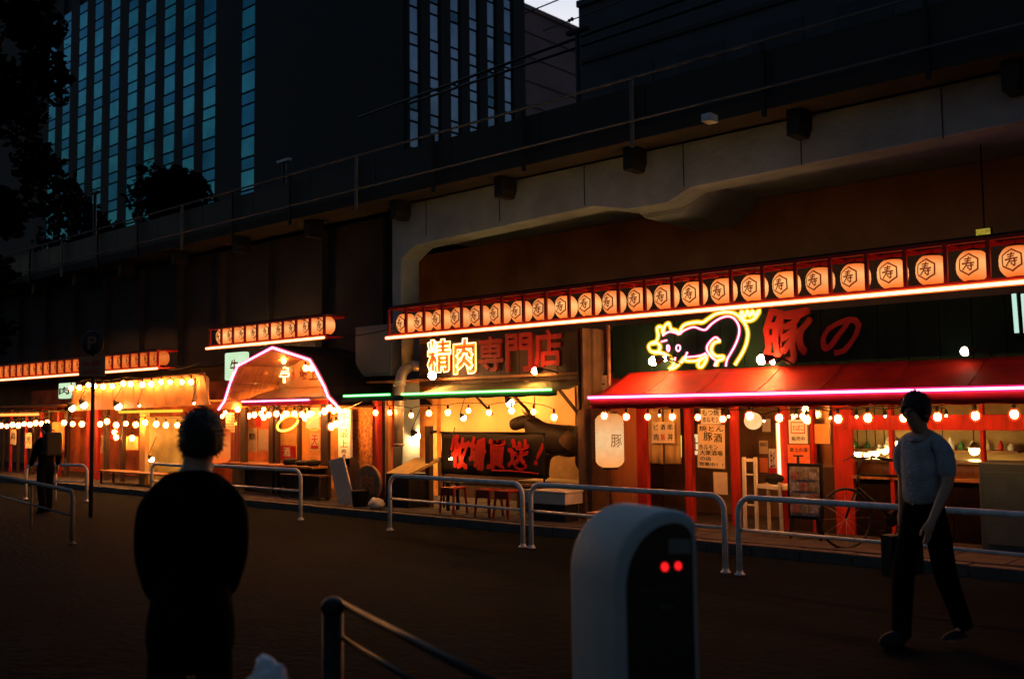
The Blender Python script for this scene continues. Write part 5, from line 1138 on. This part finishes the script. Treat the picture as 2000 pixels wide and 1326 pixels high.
# ================================================================== STREET FURNITURE
def guard_rail(label, a, b, h=.79, m=rail_m, extra=()):
    a = Vector(a); b = Vector(b); t = thing('guard_rail', label, 'guard rail', (a + b) / 2, group='white pipe guard rails along the kerb'); d = (b - a); Ln = d.length; u = d.normalized(); r_ = .16; pts = [a]
    def arc(c, s):
        return [c + u * (s * (-r_) * math.cos(k * math.pi / 2 / 6)) + Vector((0, 0, r_ * math.sin(k * math.pi / 2 / 6))) for k in range(7)]
    pts += arc(a + u * r_ + Vector((0, 0, h - r_)), 1); pts += list(reversed([b - u * r_ + Vector((0, 0, h - r_)) + u * (r_ * math.cos(k * math.pi / 2 / 6)) + Vector((0, 0, r_ * math.sin(k * math.pi / 2 / 6))) for k in range(7)])); pts.append(b)
    f = MB(); f.tube(pts, .030, 12); f.build('frame_pipe', m, t)
    f = MB(); zl = Vector((0, 0, h - .33)); f.tube([a + zl + u * .03, b + zl - u * .03], .017, 8); f.build('lower_bar', m, t)
    for p in (a, b): f = MB(); f.lathe([(.055, 0), (.055, .012), (.036, .016), (.036, .04)], p, 14); f.build('base_collar', m, t)
    for s in extra:
        p = a.lerp(b, s); f = MB(); f.tube([p, p + Vector((0, 0, h - .02))], .02, 8); f.build('post', m, t)
    return t
guard_rail('white pipe guard rail in front of the barn stall, partly hidden by the nearest man', (-16.2, 9.75, 0), (-13.39, 9.69, 0))
guard_rail('white pipe guard rail in front of the black banner', (-11.13, 9.62, 0), (-8.40, 9.45, 0))
guard_rail('white pipe guard rail passing behind the white bicycle dock', (-8.26, 9.45, 0), (-5.42, 9.27, 0))
guard_rail('white pipe guard rail right of the bicycle dock, crossed by the man in blue', (-5.24, 9.24, 0), (-1.9, 9.0, 0))
guard_rail('dim guard rail farthest left on the near side, with its end curving down', (-18.5, 6.9, 0), (-13.44, 6.03, 0), .70, m=mat('dark_rail_paint', (.11, .105, .10), .7, var=.4), extra=(.55,))  # darker, more mottled version of the pale rail paint
guard_rail('distant guard rail behind the parking sign pole', P(50, 975, z=0), P(169, 979, z=0), .72, extra=(.5,))
guard_rail('distant guard rail seen between the parking sign pole and the nearest man', (P(236, 985, z=0).x, 9.9, 0), (-16.6, 9.8, 0), .75)
# parking sign
t = thing('parking_sign', 'unlit parking sign with a round P plate and a square plate on a thin pole', 'road sign', P(177, 1010, z=0)); b_ = P(177, 1010, z=0); dd = (b_ - Vector((0, 0, HC))).dot(CF)
f = MB(); pt = P(172, 735, d=dd); pt = Vector((b_.x, b_.y, pt.z)); f.tube([b_, Vector((b_.x, b_.y, P(168, 645, d=dd).z))], .032, 10); f.build('pole', steel_d, t)
m2 = Matrix.Rotation(R(38), 3, 'Z') @ Matrix.Rotation(R(90), 3, 'X')
cz1 = P(168, 668, d=dd).z; f = MB(); f.lathe([(.20, -.008), (.205, 0), (.20, .008)], (b_.x, b_.y, cz1) - m2 @ Vector((0, 0, -.045)) if False else Vector((b_.x, b_.y, cz1)) + Vector((.028, -.035, 0)), 24, m=m2); f.build('round_plate', mat('blue_plate', (.004, .008, .02), .5, var=.1, bump=0), t)
def local_text(parent_loc, body, size, h, m3, off):
    vs, fs = text_mesh(body, bold=.02, extrude=.5); return [Vector(parent_loc) + m3 @ Vector(((u - .5) * size, (v - .5) * h, off + .002 * w)) for u, v, w in vs], fs
f = MB(); vs, fs = local_text(Vector((b_.x, b_.y, cz1)) + Vector((.028, -.035, 0)), 'P', .16, .22, m2, .014); f.add(vs, fs); f.build('lettering', mat('plate_text', (.10, .09, .08), .6), t)
cz2 = P(168, 715, d=dd).z; m3 = Matrix.Rotation(R(38), 3, 'Z'); f = MB(); f.obox(Vector((b_.x, b_.y, cz2)) + Vector((.028, -.035, 0)), (.46, .012, .34), m3); f.build('square_plate', mat('beige_plate', (.16, .13, .09), .7, var=.1, bump=0), t)
f = MB(); vs, fs = local_text(Vector((b_.x, b_.y, cz2 + .05)) + Vector((.028, -.035, 0)), '8-20', .3, .1, m2, .010); f.add(vs, fs); vs, fs = local_text(Vector((b_.x, b_.y, cz2 - .09)) + Vector((.028, -.035, 0)), '60分', .26, .09, m2, .010); f.add(vs, fs); f.build('lettering', mat('plate_red', (.2, .03, .02), .6), t)

# white bicycle dock machine, near the camera
dk_d = 3.35
pr = P(1370, 1100, d=dk_d); pl = P(1205, 1100, d=dk_d); ux = Vector((pr.x - pl.x, pr.y - pl.y, 0)); wdt = ux.length; ux.normalize(); base_ = Vector((pl.x, pl.y, 0))
fw = Vector((-ux.y, ux.x, 0))                  # away from the camera
ext = (fw * .34 - ux * .150)
dock = thing('bicycle_dock', 'white rounded bicycle dock machine with a dark face and two red lights', 'machine', base_ + ux * wdt / 2)
H1 = P(1330, 997, d=dk_d).z
def prof(inset=0.0, low=0.0):
    w0, w1 = inset, wdt - inset; h = H1 - inset * 1.4; pk = .70 * wdt; hl, hr_ = .25 - inset, .055
    pts = [(w0, low)]
    n = 18
    for k in range(n + 1):
        a = math.pi / 2 * k / n; pts.append((w0 + (pk - w0) * (1 - math.cos(a)), h - hl + hl * math.sin(a)))
    for k in range(1, 11):
        a = math.pi / 2 * k / 10; pts.append((pk + (w1 - pk) * math.sin(a) ** 1.0, h - hr_ + hr_ * math.cos(a)))
    pts.append((w1, low)); return pts
def add_prof(f, pts, d0, d1, shift0=None):
    n = len(pts); A_ = [base_ + ux * a + Vector((0, 0, b)) + d0 for a, b in pts]; B_ = [base_ + ux * a + Vector((0, 0, b)) + d1 for a, b in pts]
    f.add(A_ + B_, [tuple(range(n)), tuple(range(2 * n - 1, n - 1, -1))] + [(i, (i + 1) % n, n + (i + 1) % n, n + i) for i in range(n)], False)
f = MB(); add_prof(f, prof(), Vector((0, 0, 0)), ext); o = f.build('shell', mat('white_machine_paint', (.25, .285, .29), .6, var=.06, scale=3, bump=.03, spec=.5), dock, bevel=.045)
o.modifiers['bevel'].segments = 4; o.modifiers['bevel'].angle_limit = R(50)
for p_ in o.data.polygons: p_.use_smooth = True
f = MB(); add_prof(f, prof(.030, .05), -fw * .004, fw * .03); f.build('dark_face', mat('dock_black_plastic', (.006, .007, .008), .35, var=.2, bump=.03, spec=.4), dock)
def on_face(px_, py_): 
    p_ = P(px_, py_, d=dk_d); v = p_ - base_; return base_ + ux * v.dot(ux) + Vector((0, 0, p_.z)) - fw * .006
for px_, py_, sz in ((1298, 1106, .0125), (1324, 1104, .0115)):
    c = on_face(px_, py_); f = MB(); f.ball(c, sz, 12, (1, 1, 1.2)); f.build('red_light', em_led, dock)
for i_, (px_, py_, w_, h_, mm_) in enumerate([(1292, 1150, .17, .004, mat('dock_seam', (.03, .03, .03), .5)), (1300, 1182, .045, .016, mat('dock_label', (.03, .03, .03), .5))]):
    c = on_face(px_, py_); f = MB(); f.obox(c, (w_, .006, h_), Matrix((ux, fw, Vector((0, 0, 1)))).transposed()); f.build('panel_insert', mm_, dock)
c = on_face(1327, 1066); f = MB(); m4 = Matrix((ux, fw, Vector((0, 0, 1)))).transposed(); f.obox(c, (.075, .008, .048), m4); f.build('screen', mat('dull_screen', (.12, .13, .12), .3, var=.1, bump=0), dock)
# black post with ball top and rails running towards the camera
t = thing('black_railing', 'black round topped post with two black rails running toward the lower right', 'railing', P(650, 1240, z=0)); c = P(650, 1185, d=4.0)
f = MB(); f.tube([(c.x, c.y, 0), (c.x, c.y, c.z - .02)], .042, 14); f.ball((c.x, c.y, c.z), .05, 16, (1, 1, .85)); f.build('post', mat('glossy_black', (.005, .005, .006), .45, var=.2, bump=.03, spec=.2), t)
for (a, b, d0), (a2, b2, d1), r_ in (((668, 1178, 4.0), (985, 1345, 2.7), .013), ((668, 1245, 4.0), (830, 1345, 3.1), .010)):
    f = MB(); f.tube([P(a, b, d=d0), P(a2, b2, d=d1)], r_, 10); f.build('rail', mat('glossy_black', (.01, .01, .012)), t)
t = thing('white_bag', 'crumpled white plastic bag at the bottom edge near the black post', 'bag', P(522, 1340, d=3.0)); c = P(522, 1338, d=3.0); bm = MB(); bm.ball((0, 0, 0), .065, 22, (1, .8, 1.2))
bm.v = [tuple(Vector(v) * (1 + .38 * mnoise.noise(Vector(v) * 32) + .2 * mnoise.noise(Vector(v) * 70))) for v in bm.v]; t.location = c; bm.build('bag', mat('white_plastic', (.55, .57, .6), .4, var=.15, bump=.1), t, local=True)
f = MB(); f.tube([c + Vector((0, 0, -.05)), Vector((c.x, c.y, 0))], .02, 8)
f.ball((c.x, c.y, c.z - .28), .2, 14, (1, .7, .85)); f.build('basket_load', black_m, t)

# bicycle parked before the kitchen windows
def bicycle(loc, rz):
    t = thing('bicycle', 'dark bicycle parked by the kitchen windows with its handlebar against the light', 'bicycle', loc, rz); bm_ = mat('bike_black', (.006, .006, .007), .6, var=.2, bump=.03)
    for x_ in (-.55, .55):
        f = MB(); f.tube([(x_ + .33 * math.cos(k / 28 * 6.283), 0, .335 + .33 * math.sin(k / 28 * 6.283)) for k in range(28)], .016, 6, True); w = f.build('wheel', bm_, t, local=True)
        f = MB()
        for k in range(12): a = k / 12 * 6.283; f.tube([(x_, .02 * (1 if k % 2 else -1), .335), (x_ + .32 * math.cos(a), 0, .335 + .32 * math.sin(a))], .0018, 3)
        f.build('spokes', alu, w, local=True)
    J = dict(bb=(-.08, 0, .30), st=(-.2, 0, .78), hd=(.36, 0, .82), hb=(.39, 0, .68), ra=(-.55, 0, .335), fa=(.55, 0, .335))
    f = MB()
    for a, b, r_ in (('bb', 'st', .016), ('st', 'hd', .016), ('bb', 'hb', .019), ('bb', 'ra', .011), ('st', 'ra', .009), ('hd', 'hb', .02), ('hb', 'fa', .013)): f.tube([J[a], J[b]], r_, 8)
    f.build('frame', bm_, t, local=True)
    f = MB(); f.tube([J['hd'], (.33, 0, .98)], .013, 8); f.tube(smooth_path([(.22, -.30, 1.0), (.30, -.2, 1.02), (.35, 0, 1.0), (.30, .2, 1.02), (.22, .30, 1.0)], 4), .012, 8); f.build('handlebar', bm_, t, local=True)
    for s in (-1, 1): f = MB(); f.tube([(.24, s * .26, 1.005), (.15, s * .34, .99)], .019, 8); f.build('grip', black_m, t, local=True)
    for s in (-1, 1): f = MB(); f.tube([(.31, s * .18, 1.01), (.40, s * .24, .96)], .006, 5); f.build('brake_lever', bm_, t, local=True)
    f = MB(); f.tube([J['st'], (-.22, 0, .88)], .013, 8); f.ball((-.24, 0, .91), .1, 12, (1.3, .7, .35)); f.build('saddle', black_m, t, local=True)
    f = MB(); f.lathe([(.09, -.004), (.09, .004)], (-.08, -.04, .30), 18, m=Matrix.Rotation(R(90), 3, 'X')); f.tube([(-.08, -.05, .30), (-.02, -.07, .15)], .01, 5); f.tube([(-.08, .05, .30), (-.14, .07, .45)], .01, 5); f.build('crank', bm_, t, local=True)
    for s in (-1, 1): f = MB(); f.box(-.02 - .05 if s < 0 else -.19, .03 if s < 0 else -.09, s * .12 - .04, s * .12 + .04, .14 if s < 0 else .44, .16 if s < 0 else .46); f.build('pedal', black_m, t, local=True)
    return t
q = P(1683, 910, Y=11.1); bicycle((q.x + .17, 11.36, PZ), R(238))

# ================================================================== PEOPLE
skin_c = mat('skin', (.30, .17, .11), .55, var=.1, scale=20, bump=.05, spec=.4); hairm = mat('black_hair', (.008, .007, .006), .55, var=.3, scale=40, bump=.6)
def person(label, loc, rz, H=1.72, shirt=None, trousers=None, shoes=black_m, sleeve='short', pose=None, jacket=False, group=None):
    """Local frame: the person faces +y; x is their right. One skin mesh for the body; clothes and hair are its children."""
    t = thing('person', label, 'person', loc, rz); k = H / 1.72; p = dict(stride=.16, arm=(.0, .0), lean=.0, headturn=0.0, headtilt=0.0, elbow=.10)
    if pose: p.update(pose)
    st = p['stride']; V = {}
    V['pel'] = (0, 0, .93); V['sp'] = (0, .005, 1.08); V['ch'] = (0, .0, 1.27); V['nk0'] = (0, -.005, 1.405); V['nk'] = (0, .012, 1.475)
    V['h0'] = (0, .03, 1.545); V['h1'] = (0, .028, 1.61); V['h2'] = (0, .018, 1.665)
    Rad = {'pel': (.145, .11), 'sp': (.125, .095), 'ch': (.15, .105), 'nk0': (.085, .065), 'nk': (.054, .056), 'h0': (.062, .078), 'h1': (.074, .094), 'h2': (.062, .078)}
    E_ = [('pel', 'sp'), ('sp', 'ch'), ('ch', 'nk0'), ('nk0', 'nk'), ('nk', 'h0'), ('h0', 'h1'), ('h1', 'h2')]
    for s, n_ in ((1, 'r'), (-1, 'l')):
        sw = st * s; aw = -st * .9 * s + p['arm'][0 if s > 0 else 1]
        if jacket: aw = .05
        V['sh' + n_] = (.178 * s, 0, 1.345); V['tr' + n_] = (.095 * s, 0, 1.41); V['el' + n_] = (.222 * s, -.02 + aw * .35, 1.13); V['wr' + n_] = (.232 * s, .03 + aw * .9 + p['elbow'] * .4, .90); V['ha' + n_] = (.232 * s, .05 + aw * 1.0 + p['elbow'] * .5, .835)
        V['hi' + n_] = (.09 * s, 0, .86); V['kn' + n_] = (.10 * s, .03 + sw * .55, .49); V['an' + n_] = (.105 * s, sw * 1.1 - .03, .09 + (.06 if sw < 0 and st > .1 else 0)); V['to' + n_] = (.115 * s, sw * 1.1 + .12, .035)
        if jacket: V['sh' + n_] = (.172 * s, 0, 1.34); V['el' + n_] = (.178 * s, .0, 1.12); V['wr' + n_] = (.14 * s, .10, .93); V['ha' + n_] = (.14 * s, .15, .88)
        Rad['sh' + n_] = (.058, .06); Rad['tr' + n_] = (.05, .055); Rad['el' + n_] = (.043, .043); Rad['wr' + n_] = (.029, .025); Rad['ha' + n_] = (.040, .020)
        Rad['hi' + n_] = (.085, .09); Rad['kn' + n_] = (.056, .058); Rad['an' + n_] = (.042, .042); Rad['to' + n_] = (.042, .028)
        E_ += [('nk0', 'tr' + n_), ('tr' + n_, 'sh' + n_), ('sh' + n_, 'el' + n_), ('el' + n_, 'wr' + n_), ('wr' + n_, 'ha' + n_), ('pel', 'hi' + n_), ('hi' + n_, 'kn' + n_), ('kn' + n_, 'an' + n_), ('an' + n_, 'to' + n_)]
    for n_ in list(V):
        x_, y_, z_ = V[n_]
        if z_ > .9: y_ += p['lean'] * (z_ - .9)
        if n_ in ('h0', 'h1', 'h2', 'nk'): y_ += p['headtilt'] * (z_ - 1.45); x_ += p.get('headshift', 0) * (z_ - 1.42) / .2
        V[n_] = (x_ * k, y_ * k, z_ * k)
    # fingers: five short chains per hand
    for s, n_ in ((1, 'r'), (-1, 'l')):
        hx, hy, hz = V['ha' + n_]
        for i in range(5):
            if i == 4: a = (hx - s * .012, hy + .028, hz + .02); b = (hx - s * .02, hy + .05, hz - .02); c = (hx - s * .022, hy + .055, hz - .045)
            else:
                yy = hy + (.024 - i * .016); ln = (.075, .085, .078, .06)[i]; a = (hx, yy, hz - .02); b = (hx + s * -.004, yy + .006, hz - .02 - ln * .55); c = (hx - s * .012, yy + .016, hz - .02 - ln)
            for j, q_ in enumerate((a, b, c)): V['f%s%d%d' % (n_, i, j)] = q_; Rad['f%s%d%d' % (n_, i, j)] = (.009, .009) if j < 2 else (.007, .007)
            E_ += [('ha' + n_, 'f%s%d0' % (n_, i)), ('f%s%d0' % (n_, i), 'f%s%d1' % (n_, i)), ('f%s%d1' % (n_, i), 'f%s%d2' % (n_, i))]
    RB = dict(Rad); RB['pel'] = (.115, .085); RB['hir'] = RB['hil'] = (.07, .075); RB['tor'] = RB['tol'] = (.012, .010); RB['anr'] = RB['anl'] = (.022, .022); RB['sp'] = (.10, .075)
    names = list(V); idx = {n_: i for i, n_ in enumerate(names)}
    body = skin_obj('body', [V[n_] for n_ in names], [(idx[a], idx[b]) for a, b in E_], [tuple(q_ * k for q_ in RB[n_]) for n_ in names], skin_c, t, 2)
    def cloth(nm, keys, edges, grow, m, cut=None):
        ks = list(keys); ii = {n_: i for i, n_ in enumerate(ks)}
        return skin_obj(nm, [V[n_] if n_ not in keys_over else keys_over[n_] for n_ in ks], [(ii[a], ii[b]) for a, b in edges], [tuple(q_ * k + grow.get(n_, .018) for q_ in Rad[n_]) for n_ in ks], m, t, 2)
    keys_over = {}
    hem = .93 if not jacket else .60
    V['hem'] = (0, V['pel'][1], hem * k); Rad['hem'] = (.155, .115) if not jacket else (.215, .16)
    arms = ['trr', 'shr', 'elr', 'trl', 'shl', 'ell']; ae = [('nk0', 'trr'), ('trr', 'shr'), ('shr', 'elr'), ('nk0', 'trl'), ('trl', 'shl'), ('shl', 'ell')]
    gr = {'ch': .028, 'sp': .034 if not jacket else .022, 'pel': .03 if not jacket else .045, 'hem': .02, 'elr': .022, 'ell': .022, 'shr': .010, 'shl': .010, 'trr': .010, 'trl': .010, 'nk0': .014, 'nk': .034}
    if sleeve == 'short':
        for n_ in 'rl':
            a = Vector(V['sh' + n_]); b = Vector(V['el' + n_]); V['sl' + n_] = tuple(a.lerp(b, .92)); Rad['sl' + n_] = (.046, .046)
        arms = ['trr', 'shr', 'slr', 'trl', 'shl', 'sll']; ae = [('nk0', 'trr'), ('trr', 'shr'), ('shr', 'slr'), ('nk0', 'trl'), ('trl', 'shl'), ('shl', 'sll')]
    else:
        arms += ['wrr', 'wrl']; ae += [('elr', 'wrr'), ('ell', 'wrl')]; gr['wrr'] = gr['wrl'] = .02
    cloth('jacket' if jacket else 'shirt', (['hem', 'pel', 'sp', 'ch', 'nk0', 'nk'] if jacket else ['hem', 'sp', 'ch', 'nk0']) + arms, ([('hem', 'pel'), ('pel', 'sp'), ('nk0', 'nk')] if jacket else [('hem', 'sp')]) + [('sp', 'ch'), ('ch', 'nk0')] + ae, gr, shirt)
    V['wst'] = (0, V['pel'][1], 1.05 * k); Rad['wst'] = (.130, .098)
    for n_ in 'rl': V['cu' + n_] = (V['an' + n_][0], V['an' + n_][1] - .01, V['an' + n_][2] - .055); Rad['cu' + n_] = (.05, .05)
    cloth('trousers', ['curr'[:3], 'cul', 'wst', 'pel', 'hir', 'knr', 'anr', 'hil', 'knl', 'anl'], [('wst', 'pel'), ('pel', 'hir'), ('hir', 'knr'), ('knr', 'anr'), ('pel', 'hil'), ('hil', 'knl'), ('knl', 'anl'), ('anr', 'cur'), ('anl', 'cul')], {'wst': .010, 'pel': .004, 'hir': .004, 'hil': .004, 'anr': .028, 'anl': .028, 'knr': .026, 'knl': .026}, trousers)
    for n_ in 'rl':
        a = Vector(V['an' + n_]); b = Vector(V['to' + n_]); f = MB(); f.ball((a.x, (a.y + b.y) / 2 + .01, max(.05, b.z + .015)), .066, 12, (.85, 2.1, .95)); f.v = [(v[0], v[1], max(v[2], a.z - .09)) for v in f.v]; f.build('shoe', shoes, t, local=True)
    # head details
    hy = V['h1'][1]; hz = V['h1'][2]; hx0 = V['h1'][0]; n_obj0 = len(t.children)
    f = MB(); f.lathe([(.001, 0)] * 1 + [(.012, .004), (.016, .02), (.009, .045)], (0, hy + .092 * k, hz - .035), 8); f.build('nose', skin_c, t, local=True)
    for s in (1, -1):
        f = MB(); f.ball((s * .083 * k, hy - .01, hz - .012), .03, 10, (.35, .7, 1.1)); f.build('ear', skin_c, t, local=True)
        f = MB(); f.ball((s * .031, hy + .083 * k, hz + .006), .011, 8, (1.3, .7, .8)); f.build('eye', black_m, t, local=True)
    f = MB(); f.box(-.024, .024, hy + .086 * k, hy + .091 * k, hz - .066, hz - .058); f.build('mouth', mat('lips', (.22, .08, .06), .5), t, local=True)
    # hair : a cap with short tufts
    f = MB(); n = 26; m_ = 14; vs = []; fs = []; cx, cyy, czz = 0, hy - .012, hz + .022
    for i in range(m_ + 1):
        th = math.pi * (i / m_) * .76
        for j in range(n):
            ph = 2 * math.pi * j / n; low = 1.0
            front = math.sin(ph)           # +y is the face
            thh = th * (1.0 if front < .2 else 1.0 - .42 * (front - .2) / .8)
            r_ = Vector((.094 * k * math.sin(thh) * math.cos(ph), .112 * k * math.sin(thh) * math.sin(ph), .118 * k * math.cos(thh)))
            w = 1 + .10 * mnoise.noise(r_ * 28) + .07 * mnoise.noise(r_ * 70); vs.append((cx + r_.x * w, cyy + r_.y * w, czz + r_.z * w))
    for i in range(m_):
        for j in range(n): fs.append((i * n + j, i * n + (j + 1) % n, (i + 1) * n + (j + 1) % n, (i + 1) * n + j))
    f.add(vs, fs, True); hr = f.build('hair', hairm, t, local=True); s_ = hr.modifiers.new('th', 'SOLIDIFY'); s_.thickness = .014; s_.offset = -1
    rnd = random.Random(int(H * 1000)); f = MB()
    for q_ in range(520):
        v = Vector(rnd.choice(vs)); d = (v - Vector((cx, cyy, czz))).normalized(); d = (d + Vector((rnd.uniform(-.5, .5), rnd.uniform(-.5, .5), rnd.uniform(-.6, .2)))).normalized(); s1 = rnd.uniform(.012, .026); w = d.orthogonal().normalized() * .003
        f.add([v - w, v + w, v + d * s1], [(0, 1, 2)])
    o = f.build('hair_tufts', hairm, hr, local=True); o['kind'] = 'stuff'
    for ch in t.children:
        if ch.name.split('.')[0] in ('nose', 'ear', 'eye', 'mouth', 'hair'): ch.location.x = hx0
    return t, V, k
cloth_k = mat('black_jacket', (.0035, .0035, .004), .95, var=.3, scale=6, bump=.5, spec=.03); trou = mat('dark_trousers', (.004, .004, .005), .95, var=.3, scale=6, bump=.5, spec=.03)
shirt_b = mat('pale_blue_shirt', (.25, .28, .31), .9, var=.3, scale=9, bump=.8, spec=.05)
# nearest man, seen from behind
p1 = P(378, 820, d=4.25)
toward = math.atan2(p1.y, p1.x) - math.pi / 2
t, V, k = person('nearest man seen from behind as a black silhouette in front of the far stalls', (p1.x, p1.y, 0), toward, 1.695, cloth_k, trou, sleeve='long', pose=dict(stride=.03, headshift=-.035 if False else .035), jacket=True)
# man in the blue shirt
p2 = P(1798, 820, d=7.2); th2 = math.atan2(-p2.y, -p2.x) - math.pi / 2
t2, V2, k2 = person('man in a pale blue short sleeved shirt walking past the red stall', (p2.x, p2.y, 0), th2 - R(38), 1.775, shirt_b, trou, sleeve='short', pose=dict(stride=.17, lean=-.02, elbow=.12, headtilt=.25))
f = MB(); hd = V2['har']; f.box(hd[0] - .05, hd[0] + .05, hd[1] - .17, hd[1] + .17, hd[2] - .40, hd[2] - .10); bag = f.build('bag', black_m, None, local=True); bag.name = 'hand_bag'
bag.location = t2.location; bag.rotation_euler = t2.rotation_euler; tag(bag, 'black bag carried low by the man in the blue shirt', 'bag')
f = MB(); f.tube([(hd[0], hd[1] - .07, hd[2] - .1), (hd[0], hd[1] - .03, hd[2] - .03), (hd[0], hd[1] + .03, hd[2] - .03), (hd[0], hd[1] + .07, hd[2] - .1)], .006, 6); f.build('handle', black_m, bag, local=True)
# buttons and collar
nk_ = Vector(V2['nk']); cl_ = [nk_ + Vector((.068 * math.cos(a_ / 16 * 6.283), .072 * math.sin(a_ / 16 * 6.283) + .005, -.035 - .03 * max(0, math.sin(a_ / 16 * 6.283)))) for a_ in range(16)]
f = MB(); f.tube(cl_, .017, 8, True); f.build('collar', shirt_b, t2, local=True)
f = MB(); 
for i in range(6): f.ball((0, (.155 - .006 * i if i > 1 else .135 + .01 * i), 1.38 - i * .075), .006, 6)
f.build('shirt_buttons', paper, t2, local=True)
# distant man
p3 = P(92, 820, d=18); t3, V3, k3 = person('distant man with a backpack standing before the last stalls at the far left', (p3.x, p3.y, 0), math.atan2(p3.y, p3.x) - math.pi / 2 + R(25), 1.57, cloth_k, trou, sleeve='long', pose=dict(stride=.1))
f = MB(); f.box(-.15, .15, -.30, -.13, 1.0, 1.42); bp_ = f.build('backpack', mat('dark_nylon', (.02, .018, .016), .7), None, local=True, bevel=.04); bp_.location = t3.location; bp_.rotation_euler = t3.rotation_euler; tag(bp_, 'dark backpack worn by the distant man at the far left', 'backpack')
for s in (1, -1): f = MB(); f.tube(smooth_path([(s * .09, -.14, 1.40), (s * .10, 0, 1.47), (s * .10, .13, 1.36), (s * .11, .12, 1.15), (s * .12, -.12, 1.05)], 3), .012, 6); f.build('strap', mat('tan_strap', (.3, .2, .1), .7), bp_, local=True)
